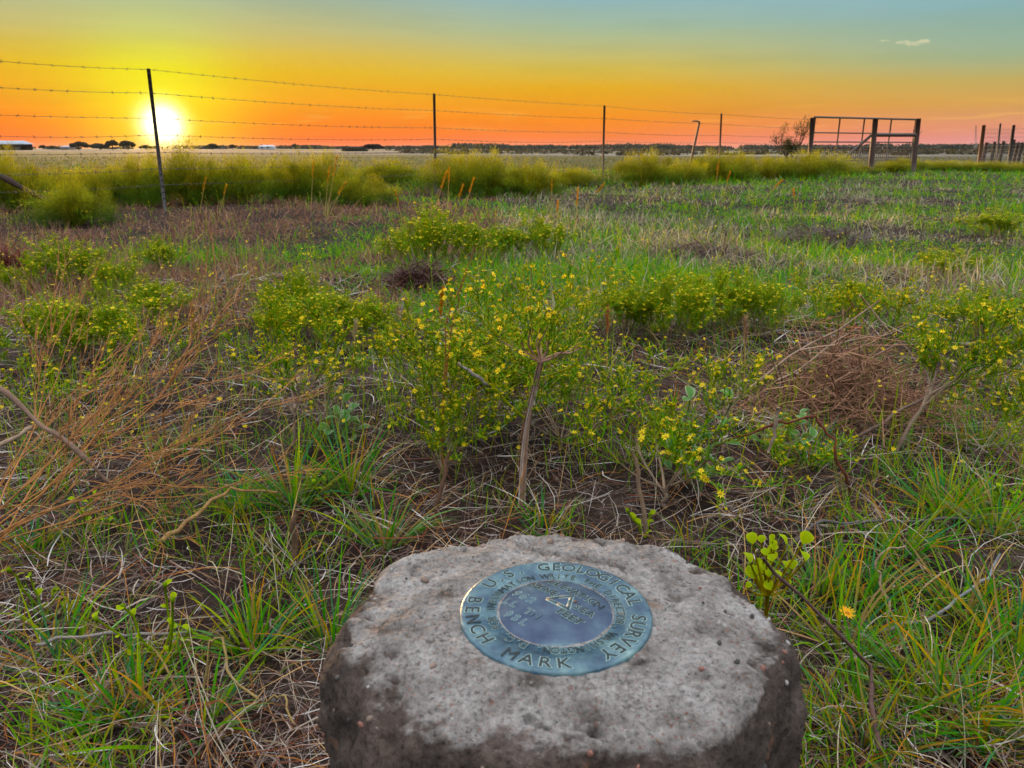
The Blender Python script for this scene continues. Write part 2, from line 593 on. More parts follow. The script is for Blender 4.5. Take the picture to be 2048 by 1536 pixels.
# aggregate showing through: small stones of several colours
wob = nd(t, 'ShaderNodeVectorMath', operation='SCALE')
nz0 = tex(t, pos, 300.0, 3.0)
wob.inputs['Scale'].default_value = .004
t.links.new(nz0.outputs['Color'], wob.inputs[0])
wpos = nd(t, 'ShaderNodeVectorMath', operation='ADD')
t.links.new(pos, wpos.inputs[0])
t.links.new(wob.outputs[0], wpos.inputs[1])
for sc, thr, amt, cols in ((520.0, .42, .6, [(0, (.30, .12, .09)), (.3, (.06, .05, .05)), (.55, (.48, .44, .42)), (.8, (.36, .22, .17))]),
                           (230.0, .26, .55, [(0, (.46, .42, .40)), (.35, (.32, .13, .10)), (.6, (.06, .05, .05)), (.85, (.28, .2, .16))])):
    v = nd(t, 'ShaderNodeTexVoronoi')
    v.inputs['Scale'].default_value = sc
    t.links.new(wpos.outputs[0], v.inputs['Vector'])
    sepc = nd(t, 'ShaderNodeSeparateColor')
    t.links.new(v.outputs['Color'], sepc.inputs[0])
    isp = mth(t, 'MULTIPLY', band_fac(t, v.outputs['Distance'], thr, thr * .6), mth(t, 'GREATER_THAN', sepc.outputs[1], .55))
    cc = mixc(t, mth(t, 'MULTIPLY', isp, amt), cc, mixc(t, 1.0, ramp(t, sepc.outputs[0], cols, 'CONSTANT'), (.8, .78, .76), 'MULTIPLY'))
# hairline cracks
wv = nd(t, 'ShaderNodeVectorMath', operation='ADD')
nz = tex(t, pos, 55.0, 3.0)
sc_ = nd(t, 'ShaderNodeVectorMath', operation='SCALE')
sc_.inputs['Scale'].default_value = .02
t.links.new(nz.outputs['Color'], sc_.inputs[0])
t.links.new(pos, wv.inputs[0])
t.links.new(sc_.outputs[0], wv.inputs[1])
vc = nd(t, 'ShaderNodeTexVoronoi', feature='DISTANCE_TO_EDGE')
vc.inputs['Scale'].default_value = 120.0
t.links.new(wv.outputs[0], vc.inputs['Vector'])
crack = mth(t, 'MULTIPLY', mth(t, 'LESS_THAN', vc.outputs['Distance'], .016), band_fac(t, w3.outputs['Fac'], .52, .62))
cc = mixc(t, mth(t, 'MULTIPLY', crack, .5), cc, (.10, .08, .075))
# dark lichen crust and grime stains with ragged outlines, rust-coloured lichen spots
spz = nd(t, 'ShaderNodeSeparateXYZ')
t.links.new(pos, spz.inputs[0])
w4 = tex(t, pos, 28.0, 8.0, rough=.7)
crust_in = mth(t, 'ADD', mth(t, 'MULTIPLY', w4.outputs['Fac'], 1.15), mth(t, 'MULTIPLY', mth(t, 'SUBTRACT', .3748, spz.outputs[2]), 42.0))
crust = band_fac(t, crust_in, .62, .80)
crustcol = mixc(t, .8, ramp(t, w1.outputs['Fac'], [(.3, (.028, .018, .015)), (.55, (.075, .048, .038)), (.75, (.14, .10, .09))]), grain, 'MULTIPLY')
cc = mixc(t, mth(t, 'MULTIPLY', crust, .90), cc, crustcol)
w5 = tex(t, pos, 36.0, 4.0)
w5.inputs['Distortion'].default_value = .6
cc = mixc(t, mth(t, 'MULTIPLY', band_fac(t, w5.outputs['Fac'], .64, .72), .55), cc, (.22, .09, .045))
w6 = tex(t, pos, 60.0, 6.0)
cc = mixc(t, mth(t, 'MULTIPLY', band_fac(t, w6.outputs['Fac'], .62, .68), .6), cc, (.04, .033, .03))
t.links.new(cc, b.inputs['Base Color'])
b.inputs['Roughness'].default_value = .92
b.inputs['Specular IOR Level'].default_value = .2
hgt = mth(t, 'SUBTRACT', mth(t, 'ADD', mth(t, 'MULTIPLY', w2.outputs['Fac'], .8), mth(t, 'MULTIPLY', w1.outputs['Fac'], .8)), mth(t, 'MULTIPLY', crack, .5))
bp = nd(t, 'ShaderNodeBump')
bp.inputs['Strength'].default_value, bp.inputs['Distance'].default_value = 1.0, .0036
t.links.new(hgt, bp.inputs['Height'])
t.links.new(bp.outputs[0], b.inputs['Normal'])

NP, TOPZ = 420, .381
phi = np.arange(NP) * 2 * math.pi / NP
front = .5 - .5 * np.sin(phi)                         # 1 towards the camera, 0 behind
back = np.clip(np.sin(phi), 0, 1)
oct_ = .0022 * np.cos(8 * phi + .5) + .0022 * np.sin(5 * phi + 1.1)
rf = 1 / np.sqrt((np.cos(phi) / np.where(np.cos(phi) < 0, .0985, .101)) ** 2 + (np.sin(phi) / np.where(np.sin(phi) > 0, .0865, .0800)) ** 2) + oct_
rf += .0050 * np.exp(-((phi - 2.40) / .35) ** 2) + .0045 * np.exp(-((phi - .75) / .35) ** 2)
facet = np.zeros(NP)
fv = np.array([-.25, .42, 1.12, 1.95, 2.62, 3.35, 4.05, 4.72, 5.40, 6.033])      # corners of the cast shape
for f0, f1 in zip(fv[:-1], fv[1:]):
    mid_, half_ = (f0 + f1) / 2, (f1 - f0) / 2
    dlt = (phi - mid_ + math.pi) % (2 * math.pi) - math.pi
    facet = np.where(np.abs(dlt) <= half_ + 1e-6, math.cos(half_) / np.cos(dlt), facet)
rf = rf * (1 + .85 * (facet - facet.mean()))
rw = rf + .0155 - .0065 * back + .006 * front ** 2
drop = .020 + .026 * front ** 2
rings = []
for s in np.linspace(.02, 1, 44):
    rr = rf * s
    rings.append((rr, TOPZ - .006 * (rr / .09) ** 2.5))
for s in np.linspace(0, 1, 34)[1:]:
    a = s * math.pi / 2
    rings.append((rf + (rw - rf) * np.sin(a), TOPZ - .006 * (rf / .09) ** 2.5 - drop * (1 - np.cos(a))))
zb = rings[-1][1]
for s in np.linspace(0, 1, 46)[1:]:
    rings.append((rw + (.006 + .009 * front) * s, zb + (.045 - zb) * s))
crack_line = [gp for gp in (at(1040, 1102, .405), at(1090, 1112, .392), at(1150, 1116, .388), at(1210, 1124, .382), at(1275, 1140, .372))]
crack_line = np.array([[p[0], p[1]] for p in crack_line])


def seg_dist(p, L):
    best = 9.0
    for a_, b_ in zip(L[:-1], L[1:]):
        d = b_ - a_
        tt = min(1, max(0, np.dot(p - a_, d) / np.dot(d, d)))
        best = min(best, np.linalg.norm(p - a_ - d * tt))
    return best


V = []
for k, (rr, zz) in enumerate(rings):
    rr, zz = np.broadcast_to(rr, (NP,)), np.broadcast_to(zz, (NP,))
    x, y = MC[0] + rr * np.cos(phi), MC[1] + rr * np.sin(phi)
    edge = float(np.clip((k - 30) / 30, 0, 1))
    for i in range(NP):
        p = Vector((x[i], y[i], zz[i]))
        n_big = noise.noise(p * 22) * .0060 * (.25 + edge)
        n_mid = noise.noise(p * 70 + Vector((5, 0, 0))) * .0024 * (.5 + edge)
        chip = noise.noise(p * 48 + Vector((3, 9, 0)))
        n_mid -= max(0, chip - .18) * .012 * edge * edge
        n_f = noise.noise(p * 240) * .0014 + noise.noise(p * 520) * .0010
        pit = noise.noise(p * 120 + Vector((0, 7, 0)))
        pit = -.0055 * max(0, pit - .30) * (1.6 if k > 36 else 1)
        dsp = n_big + n_mid + n_f + pit
        r_here = math.hypot(x[i] - MC[0], y[i] - MC[1])
        top_w = 1 - min(1, max(0, (k - 44) / 33))
        if r_here < .052:
            dsp *= max(0, (r_here - .046) / .006)
        zadd, radd = dsp * top_w, dsp * (1 - top_w)
        if k < 60 and .046 < r_here < .1 and y[i] > MC[1]:
            dc = seg_dist(np.array([x[i], y[i]]), crack_line)
            zadd -= .0055 * math.exp(-(dc / .0016) ** 2)
        V.append((x[i] + math.cos(phi[i]) * radd, y[i] + math.sin(phi[i]) * radd, zz[i] + zadd))
V.append((MC[0], MC[1], TOPZ))
nr = len(rings)
q = np.arange(nr * NP).reshape(nr, NP)
qn = np.roll(q, -1, axis=1)
F = np.stack([q[:-1], q[1:], qn[1:], qn[:-1]], 2).reshape(-1, 4)
Fc = np.stack([np.full(NP, nr * NP), q[0], qn[0]], 1)
mon = thing('survey_monument', 'round weathered concrete post with a blue-green survey disc set in its top', 'survey monument', (MC[0], MC[1], .1))
MO = (MC[0], MC[1], .1)
g = Geo().add(V, [F, Fc], (.4, .4, .4))
block = g.build('concrete_block', M_conc, mon, MO, smooth=True)
block['label'] = 'round concrete block with rough chipped rim and dark stained sides'

# stones of the aggregate standing proud of the surface
M_peb = attr_material('aggregate_stone', 0, .7, .3, .3, 400)
VV = np.array(V[:-1]).reshape(nr, NP, 3)
ico_v = np.array([(0, 0, 1), (.8, 0, .35), (.25, .76, .35), (-.65, .47, .35), (-.65, -.47, .35), (.25, -.76, .35), (.65, .47, -.4), (-.25, .76, -.4), (-.8, 0, -.4), (-.25, -.76, -.4), (.65, -.47, -.4), (0, 0, -1)], float)
ico_f = np.array([(0, 1, 2), (0, 2, 3), (0, 3, 4), (0, 4, 5), (0, 5, 1), (1, 6, 2), (2, 7, 3), (3, 8, 4), (4, 9, 5), (5, 10, 1), (1, 10, 6), (2, 6, 7), (3, 7, 8), (4, 8, 9), (5, 9, 10), (11, 7, 6), (11, 8, 7), (11, 9, 8), (11, 10, 9), (11, 6, 10)])
peb_me = []
for cidx, cc_ in enumerate([(.26, .11, .085), (.06, .052, .05), (.33, .30, .28), (.22, .15, .12), (.28, .18, .15)]):
    gg = Geo().add(ico_v * (1 + rng.normal(0, .12, (12, 1))) * np.array([1, .8, .7]), ico_f, cc_)
    o = gg.build('pebble', M_peb, block, smooth=True)
    peb_me.append(o.data)
    bpy.data.objects.remove(o)
prg = np.random.default_rng(5)
cnt = 0
while cnt < 120:
    k, i = int(prg.integers(30, nr - 12)), int(prg.integers(0, NP))
    p = VV[k, i]
    if math.hypot(p[0] - MC[0], p[1] - MC[1]) < .056 or p[2] < .2:
        continue
    o = link('pebble', peb_me[int(prg.integers(0, 5))], block)
    o.location = tuple(p - np.array(MO))
    s = float(prg.uniform(.0009, .0024)) * (1.7 if prg.random() < .08 else 1)
    o.scale = (s, s, s * .8)
    o.rotation_euler = tuple(prg.uniform(0, 6, 3))
    cnt += 1

# ------------------------------------------------------------------ bronze disc with its lettering
M_disc, t, b, out = material('verdigris_bronze')
geo = nd(t, 'ShaderNodeNewGeometry')
d1 = tex(t, geo.outputs['Position'], 70.0, 6.0)
d2 = tex(t, geo.outputs['Position'], 420.0, 5.0)
dc = ramp(t, d1.outputs['Fac'], [(.3, (.015, .042, .085)), (.45, (.038, .085, .13)), (.58, (.085, .155, .19)), (.75, (.22, .32, .32))])
dc = mixc(t, .5, dc, ramp(t, d2.outputs['Fac'], [(.3, (.6, .6, .62)), (.7, (1.25, 1.25, 1.2))]), 'MULTIPLY')
vd = nd(t, 'ShaderNodeVectorMath', operation='DISTANCE')
flat = nd(t, 'ShaderNodeVectorMath', operation='MULTIPLY')
t.links.new(geo.outputs['Position'], flat.inputs[0])
flat.inputs[1].default_value = (1, 1, 0)
t.links.new(flat.outputs[0], vd.inputs[0])
vd.inputs[1].default_value = (MC[0], MC[1], 0)
domef = band_fac(t, mth(t, 'ADD', vd.outputs['Value'], mth(t, 'MULTIPLY', mth(t, 'SUBTRACT', d1.outputs['Fac'], .5), .008)), .0300, .0270)
dc = mixc(t, mth(t, 'MULTIPLY', domef, .85), dc, ramp(t, d1.outputs['Fac'], [(.3, (.03, .04, .085)), (.55, (.055, .075, .13)), (.75, (.08, .13, .18))]))
t.links.new(dc, b.inputs['Base Color'])
t.links.new(mth(t, 'ADD', mth(t, 'MULTIPLY', domef, .45), .25), b.inputs['Metallic'])
t.links.new(ramp(t, d1.outputs['Fac'], [(.35, (.22,) * 3), (.7, (.45,) * 3)]), b.inputs['Roughness'])
bp = nd(t, 'ShaderNodeBump')
bp.inputs['Strength'].default_value, bp.inputs['Distance'].default_value = .35, .0008
t.links.new(d2.outputs['Fac'], bp.inputs['Height'])
t.links.new(bp.outputs[0], b.inputs['Normal'])
M_rim = attr_material('pale_verdigris', 0, .5, .5, .3, 300)
M_groove = attr_material('dark_patina', 0, .6, .4, .4, 500)

DZ = TOPZ - .0006
prof = [(0, .0022), (.008, .00215), (.016, .00185), (.022, .0014), (.0262, .0008), (.0280, .0003), (.0287, .0001), (.0292, .0004), (.0350, .0005), (.0354, .0008), (.0462, .0009), (.0472, .0006), (.0477, -.0004), (.0477, -.003)]
pr = np.array([p[0] for p in prof])
pz = np.array([p[1] for p in prof])
NS = 128
a = np.arange(NS) * 2 * math.pi / NS
V = [(MC[0], MC[1], DZ + pz[0])]
for r_, z_ in prof[1:]:
    for i in range(NS):
        x, y = r_ * math.cos(a[i]), r_ * math.sin(a[i])
        dz = noise.noise(Vector((x * 90, y * 90, 3))) * .0003 if r_ < .046 else 0
        V.append((MC[0] + x, MC[1] + y, DZ + z_ + dz))
nr_ = len(prof) - 1
q = 1 + np.arange(nr_ * NS).reshape(nr_, NS)
qn = np.roll(q, -1, axis=1)
g = Geo().add(V, [np.stack([q[:-1], q[1:], qn[1:], qn[:-1]], 2).reshape(-1, 4), np.stack([np.zeros(NS, int), q[0], qn[0]], 1)], (.2, .4, .4))
disc = g.build('survey_disc', M_disc, mon, MO, smooth=True)
disc['label'] = 'domed blue-green bronze disc with sunken lettering'


def disc_z(x, y):
    r_ = math.hypot(x, y)
    return DZ + float(np.interp(r_, pr, pz)) + (noise.noise(Vector((x * 90, y * 90, 3))) * .0003 if r_ < .046 else 0)


_glyph = {}


def glyph(ch, off, ext):
    key = (ch, off, ext)
    if key not in _glyph:
        cu = bpy.data.curves.new('glyph', 'FONT')
        cu.body, cu.size, cu.align_x, cu.offset, cu.extrude = ch, 1.0, 'CENTER', off, ext
        cu.resolution_u = 3
        ob = bpy.data.objects.new('glyph', cu)
        me = bpy.data.meshes.new_from_object(ob)
        n = len(me.vertices)
        co = np.zeros(n * 3)
        me.vertices.foreach_get('co', co)
        _glyph[key] = (co.reshape(-1, 3), [np.array([list(p.vertices)]) for p in me.polygons])
        bpy.data.objects.remove(ob)
        bpy.data.meshes.remove(me)
        bpy.data.curves.remove(cu)
    return _glyph[key]


G_rim, G_dark, G_stamp = Geo(), Geo(), Geo()


def put_char(ch, x, y, rot, size, stampd=False, wide=1.0):
    if ch == ' ':
        return
    ca, sa = math.cos(rot), math.sin(rot)
    slim = 0.0 if ch in 'MWN' else 1.0
    for gg, off, ext, lift, colr in ((G_rim, .05, .055, .00026 if not stampd else .00014, (.27, .39, .39)), (G_stamp if stampd else G_dark, .012, .03, .00044 if not stampd else .00030, (.010, .018, .022) if not stampd else (.06, .11, .15))):
        co, fs = glyph(ch, off * slim, ext)
        if not len(co):
            continue
        lx, ly = co[:, 0] * size * wide, (co[:, 1] - .35) * size
        wx, wy = x + lx * ca - ly * sa, y + lx * sa + ly * ca
        zz = np.array([disc_z(p_, q_) for p_, q_ in zip(wx, wy)])
        zz = zz + lift + np.where(co[:, 2] > 0, 0, -.0007)
        gg.add(np.stack([wx + MC[0], wy + MC[1], zz], 1), fs, colr)


def ring_text(s, r_, a0, a1, size, inward=False, wide=1.0):
    n = len(s)
    for i, ch in enumerate(s):
        an = R(a0 + (a1 - a0) * i / (n - 1))
        put_char(ch, r_ * math.cos(an), r_ * math.sin(an), an + (math.pi / 2 if inward else -math.pi / 2), size, wide=wide)


ring_text('U.S. GEOLOGICAL SURVEY', .0410, 144, -58, .0100)
ring_text('BENCH MARK', .0410, 168, 272, .0100, inward=True)
ring_text('FOR INFORMATION WRITE THE DIRECTOR, WASHINGTON, D.C.', .0321, 206, -141, .0062, wide=.85)


def line_text(s, uc, v, width, size, stampd=False):
    e, n_ = np.array([math.cos(R(-45)), math.sin(R(-45))]), np.array([math.cos(R(45)), math.sin(R(45))])
    for i, ch in enumerate(s):
        uu = uc + (i / max(1, len(s) - 1) - .5) * width
        p = e * uu + n_ * v
        put_char(ch, p[0], p[1], R(-45), size, stampd)


line_text('ELEVATION', -.002, .0178, .031, .0066)
line_text('ABOVE', -.0165, .0092, .0145, .0066)
line_text('SEA', .0112, .0085, .0085, .0066)
line_text('FEET', .0098, -.0005, .0115, .0066)
line_text('962', -.0185, -.0030, .0100, .0072, True)
line_text('LL TN', -.0125, -.0112, .0200, .0066, True)
line_text('93L', -.0085, -.0190, .0105, .0066, True)
# triangle round the middle and its dot
e, n_ = np.array([math.cos(R(-45)), math.sin(R(-45))]), np.array([math.cos(R(45)), math.sin(R(45))])
tri = [e * -.0085 + n_ * .0030, e * .0052 + n_ * .0034, e * -.0012 + n_ * .0140]
for gg, w_, up_, colr in ((G_rim, .0025, .00028, (.27, .39, .39)), (G_dark, .0013, .00048, (.035, .06, .07))):
    for i in range(3):
        p, q_ = tri[i], tri[(i + 1) % 3]
        pp = [np.array([MC[0] + c_[0], MC[1] + c_[1], disc_z(*c_) + up_ - .00058]) for c_ in (p, (p + q_) / 2, q_)]
        bar(gg, pp[0], pp[1], w_, .0008, colr)
        bar(gg, pp[1], pp[2], w_, .0008, colr)
dotp = e * .0034 + n_ * .0112
dd = [(MC[0] + dotp[0] + .001 * math.cos(k * .7854), MC[1] + dotp[1] + .001 * math.sin(k * .7854)) for k in range(8)]
zt = disc_z(*dotp)
G_dark.add([(x, y, zt - .0003) for x, y in dd] + [(x, y, zt + .0004) for x, y in dd], [np.array([list(range(8, 16))]), np.array([[k, (k + 1) % 8, 8 + (k + 1) % 8, 8 + k] for k in range(8)])], (.10, .045, .03))
G_rim.build('lettering_rim', M_rim, disc, MO)
G_dark.build('lettering', M_groove, disc, MO)
G_stamp.build('stamped_lettering', M_groove, disc, MO)

# ------------------------------------------------------------------ barbed wire fence
STEEL, RUST = (.045, .030, .026), (.15, .055, .03)
fence = thing('barbed_wire_fence', 'barbed wire fence on dark steel posts running across the field', 'fence', (*at(297, 290, 7.5)[:2], 0))
FO = np.array(fence.location)
posts_px = [((-230, 100), (-200, 460), 6.0), ((297, 137), (331, 425), 7.5), ((869, 187), (873, 402), 10.9), ((1210, 211), (1206, 378), 13.8), ((1444, 227), (1439, 345), 17.0)]
post_axes = []
for (top, bot, d) in posts_px:
    a_, b_ = at(*top, d), at(*bot, d)
    b_[2] = float(terrain(b_[0], b_[1])) - .12
    post_axes.append((a_, b_))
    g = Geo()
    ax = nrm(a_ - b_)
    side = nrm(np.cross(ax, nrm(np.array([.66, .75, 0]))))
    fwd_ = np.cross(side, ax)
    flange = [(-.017, 0), (.017, 0), (.017, .005), (.004, .005), (.004, .030), (-.004, .030), (-.004, .005), (-.017, .005)]
    Vp = [p + fwd_ * fx + side * fy for p in (b_, a_) for fx, fy in flange]
    g.add(Vp, [np.array([[k, (k + 1) % 8, 8 + (k + 1) % 8, 8 + k] for k in range(8)]), np.array([[0, 1, 2, 7]]), np.array([[3, 4, 5, 6]]), np.array([[2, 3, 6, 7]]), np.array([[15, 10, 9, 8]]), np.array([[14, 13, 12, 11]]), np.array([[15, 14, 11, 10]])], STEEL)
    Lp = np.linalg.norm(a_ - b_)
    for s in np.arange(.25, Lp - .03, .055):
        c_ = b_ + ax * s - side * .004
        bar(g, c_ - fwd_ * .009, c_ + fwd_ * .009, .009, .010, STEEL, up=tuple(ax))
    g.build('steel_post', M_metal, fence, FO)
# far end of the wires: the gate post
GP_top, GP_bot = at(1624, 236, 20.2), at(1617, 350, 20.2)
GP_bot[2] = float(terrain(GP_bot[0], GP_bot[1])) - .1
wire_h = [1.285, 1.085, .866, .72, .565, .42, .27]
for h in wire_h:
    P = []
    nodes = []
    for a_, b_ in post_axes + [(GP_top, GP_bot)]:
        s = (h - b_[2]) / (a_[2] - b_[2])
        nodes.append(b_ + (a_ - b_) * s)
    nodes = [nodes[0] * 2 - nodes[1]] + nodes
    for n0, n1 in zip(nodes[:-1], nodes[1:]):
        sag = rng.uniform(.008, .03)
        for s in np.linspace(0, 1, 12, endpoint=False):
            P.append(n0 * (1 - s) + n1 * s + np.array([0, 0, -sag * 4 * s * (1 - s)]))
    P.append(nodes[-1])
    P = np.array(P)
    g = Geo()
    tube1(g, P, .0019, .0019, (.07, .05, .04), 5)
    wire = g.build('wire_strand', M_wire, fence, FO)
    gb = Geo()
    seglen = np.linalg.norm(np.diff(P, axis=0), axis=1)
    cum = np.concatenate([[0], np.cumsum(seglen)])
    ss = np.arange(.05, cum[-1], .125)
    Bp = np.stack([np.interp(ss, cum, P[:, k]) for k in range(3)], 1)
    for k in range(2):
        dv = rng.normal(size=Bp.shape)
        dv = dv / np.linalg.norm(dv, axis=1, keepdims=True) * .017
        tubes(gb, np.stack([Bp - dv, Bp, Bp + dv], 1), np.array([[.0009, .0035, .0009]]), (.06, .045, .035), 4)
    tag(gb.build('barbs', M_wire, wire, FO), kind='stuff')

# bent steel post leaning by itself beyond the fence
LP = gnd(1378, 335)
a_, b_ = at(1399, 243, 15.6), at(1374, 345, 15.6)
b_[2] = float(terrain(b_[0], b_[1])) - .05
lean = thing('leaning_post', 'slanting brown steel post with its top bent over, between two upright fence posts', 'post', b_)
g = Geo()
tube1(g, [b_, b_ * .5 + a_ * .5, b_ * .06 + a_ * .94, a_], .024, .02, (.10, .055, .04), 6)
g.build('shaft', M_metal, lean, b_)
g = Geo()
hk = at(1384, 243, 15.6)
tube1(g, [a_ + (0, 0, -.012), a_ * .5 + hk * .5 + (0, 0, .012), hk], .019, .014, (.10, .055, .04), 6)
g.build('bent_top', M_metal, lean, b_)

# fallen dark rail at the far left
a_, b_ = at(-60, 322, 7.1), col_at(150, 7.1)
rail = thing('fallen_rail', 'dark old rail slanting down into the weeds at the left edge', 'rail', b_)
g = Geo()
tube1(g, wander(a_, b_, 12, .008), .030, .018, (.06, .035, .025), 7, .08)
g.build('shaft', M_wood, rail, b_)

# ------------------------------------------------------------------ pipe gate and heavy braced posts
GC = (.11, .07, .055)
gl, gr = at(1622, 300, 20.2), at(1824, 300, 22.0)
gate = thing('pipe_gate', 'wide pipe gate with welded wire mesh in its lower half', 'gate', (gl[0], gl[1], 0))
GO = np.array(gate.location)
ztop_l, ztop_r = at(1622, 234, 20.2)[2], at(1824, 239, 22.0)[2]
zbot = .12


def gate_pt(s, v):
    """s 0..1 along the gate, v 0..1 from bottom to top"""
    p = gl * (1 - s) + gr * s
    return np.array([p[0], p[1], zbot + ((ztop_l * (1 - s) + ztop_r * s) - zbot) * v])


def gate_part(name, p0, p1, r_, colr=GC):
    gg = Geo()
    tube1(gg, [p0, (p0 + p1) / 2, p1], r_, r_, colr, 8)
    return gg.build(name, M_metal, gate, GO)


gate_part('top_rail', gate_pt(0, 1), gate_pt(1, 1), .024)
gate_part('bottom_rail', gate_pt(0, 0), gate_pt(1, 0), .024)
gate_part('end_upright', gate_pt(.004, 0), gate_pt(.004, 1), .026)
gate_part('end_upright', gate_pt(.996, 0), gate_pt(.996, 1), .022)
for s in (.235, .47, .74):
    gate_part('upright', gate_pt(s, .01), gate_pt(s, .99), .020)
for v in (.70, .52):
    gate_part('cross_rail', gate_pt(.01, v), gate_pt(.99, v), .016)
g = Geo()
for s in np.linspace(.01, .99, 48):
    tube1(g, [gate_pt(s, .02), gate_pt(s, .42)], .009, .009, GC, 4)
for v in np.linspace(.04, .42, 8):
    tube1(g, [gate_pt(.01, v), gate_pt(.99, v)], .009, .009, GC, 4)
g.build('wire_mesh', M_wire, gate, GO)
# latch chain at the right end
g = Geo()
ch = [gate_pt(.985, .78), gate_pt(.99, .66) + (0, -.03, 0), gate_pt(1.03, .65) + (0, -.06, 0), gate_pt(1.06, .76) + (0, -.08, 0)]
tube1(g, ch, .010, .010, (.09, .07, .06), 5)
g.build('latch_chain', M_wire, gate, GO)

gp = thing('gate_post', 'slim dark steel gate post where the barbed wires end', 'post', GP_bot)
g = Geo()
tube1(g, [GP_bot, GP_bot * .5 + GP_top * .5, GP_top], .048, .045, (.06, .035, .03), 8)
g.build('shaft', M_metal, gp, GP_bot)
g = Geo()
tube1(g, [GP_top + (0, 0, -.004), GP_top + (0, 0, .012)], .052, .04, (.07, .04, .03), 8)
g.build('cap', M_metal, gp, GP_bot)

BR = (.085, .045, .035)
pA_t, pA_b = at(1751, 238, 19.6), at(1741, 346, 19.6)
pB_t, pB_b = at(1837, 237, 19.9), at(1826, 348, 19.9)
for p in (pA_b, pB_b):
    p[2] = float(terrain(p[0], p[1])) - .1
brace = thing('braced_corner', 'pair of heavy rusty pipe posts joined by a rail in front of the gate', 'fence brace', pA_b)
for (tt, bb, rr) in ((pA_t, pA_b, .066), (pB_t, pB_b, .062)):
    g = Geo()
    tube1(g, [bb, bb * .7 + tt * .3, bb * .35 + tt * .65, tt], rr, rr * .97, BR, 10)
    g.build('post', M_metal, brace, pA_b)
fr = lambda t_, b_, z: b_ + (t_ - b_) * ((z - b_[2]) / (t_[2] - b_[2]))
zr = at(1790, 270, 19.7)[2]
g = Geo()
tube1(g, [fr(pA_t, pA_b, zr), fr(pB_t, pB_b, zr + .005)], .045, .045, BR, 8)
g.build('rail', M_metal, brace, pA_b)
foot = at(1668, 335, 18.7)
foot2 = foot + nrm(foot - at(1742, 270, 19.5)) * .45
g = Geo()
tube1(g, [at(1742, 271, 19.5), foot, foot2], .034, .034, BR, 8)
g.build('diagonal_brace', M_metal, brace, pA_b)

# ------------------------------------------------------------------ corral fence at the right edge
corral = thing('corral_fence', 'wire mesh corral fence with a tall leaning rusty post at the right edge', 'fence', col_at(1958, 22))
CO = np.array(corral.location)
tall = [((1968, 250), (1956, 343), 22.0, .050, (.14, .055, .03)), ((2001, 247), (1992, 335), 26.0, .030, (.13, .10, .09)), ((2028, 250), (2016, 340), 23.5, .044, (.06, .045, .04)), ((2092, 248), (2082, 340), 25.0, .044, (.06, .045, .04))]
tp = []
for (tpx, bpx, d, rr, colr) in tall:
    a_, b_ = at(*tpx, d), at(*bpx, d)
    b_[2] = float(terrain(b_[0], b_[1])) - .1
    tp.append((a_, b_))
    g = Geo()
    tube1(g, [b_, b_ * .6 + a_ * .4, a_], rr, rr * .95, colr, 8, .02)
    g.build('tall_post', M_metal, corral, CO)
for (px, top, d) in ((1974, 285, 24.6), (1990, 283, 25.4), (1998, 288, 26.5), (2008, 282, 25.0), (2029, 279, 24.3), (2036, 288, 26.2), (2045, 286, 24.8), (2058, 283, 25.5)):
    a_ = at(px, top, d)
    b_ = np.array([a_[0] - .04, a_[1], float(terrain(a_[0], a_[1])) - .1])
    g = Geo()
    tube1(g, wander(b_, a_, 4, .006), .052, .046, (.09 + rng.uniform(-.02, .03), .065, .055), 7, .05)
    g.build('short_post', M_wood, corral, CO)
(a0, b0), (a1, b1) = tp[0], tp[2]
(a2, b2) = tp[3]
g = Geo()
for f_ in np.linspace(.25, .92, 9):
    tube1(g, [b0 + (a0 - b0) * f_, b1 + (a1 - b1) * f_, b2 + (a2 - b2) * f_], .004, .004, (.12, .09, .08), 4)
for s in np.linspace(0, 1, 16):
    lo_, hi_ = b0 * (1 - s) + b1 * s, a0 * (1 - s) + a1 * s
    tube1(g, [lo_ + (hi_ - lo_) * .25, lo_ + (hi_ - lo_) * .92], .003, .003, (.12, .09, .08), 4)
g.build('wire_mesh', M_wire, corral, CO)

# ------------------------------------------------------------------ far away: treeline, trees, farm buildings, mast
def leafball(g, c, r3, n, size, colr, rg, shell=.55):
    d = rg.normal(size=(n, 3))
    d /= np.linalg.norm(d, axis=1, keepdims=True)
    rad = shell + (1 - shell) * rg.random(n) ** .5
    p = np.asarray(c) + d * rad[:, None] * np.asarray(r3)
    ax = rg.normal(size=(n, 3))
    ax /= np.linalg.norm(ax, axis=1, keepdims=True)
    bx_ = np.cross(ax, rg.normal(size=(n, 3)))
    bx_ /= np.linalg.norm(bx_, axis=1, keepdims=True) + 1e-9
    s = size * rg.uniform(.6, 1.4, n)[:, None]
    V = np.stack([p - ax * s, p + bx_ * s * .6, p + ax * s, p - bx_ * s * .6], 1)
    F = np.arange(n * 4).reshape(-1, 4)
    K = np.repeat(np.asarray(colr) * rg.uniform(.65, 1.35, (n, 1)), 4, axis=0)
    g.add(V.reshape(-1, 3), F, K)


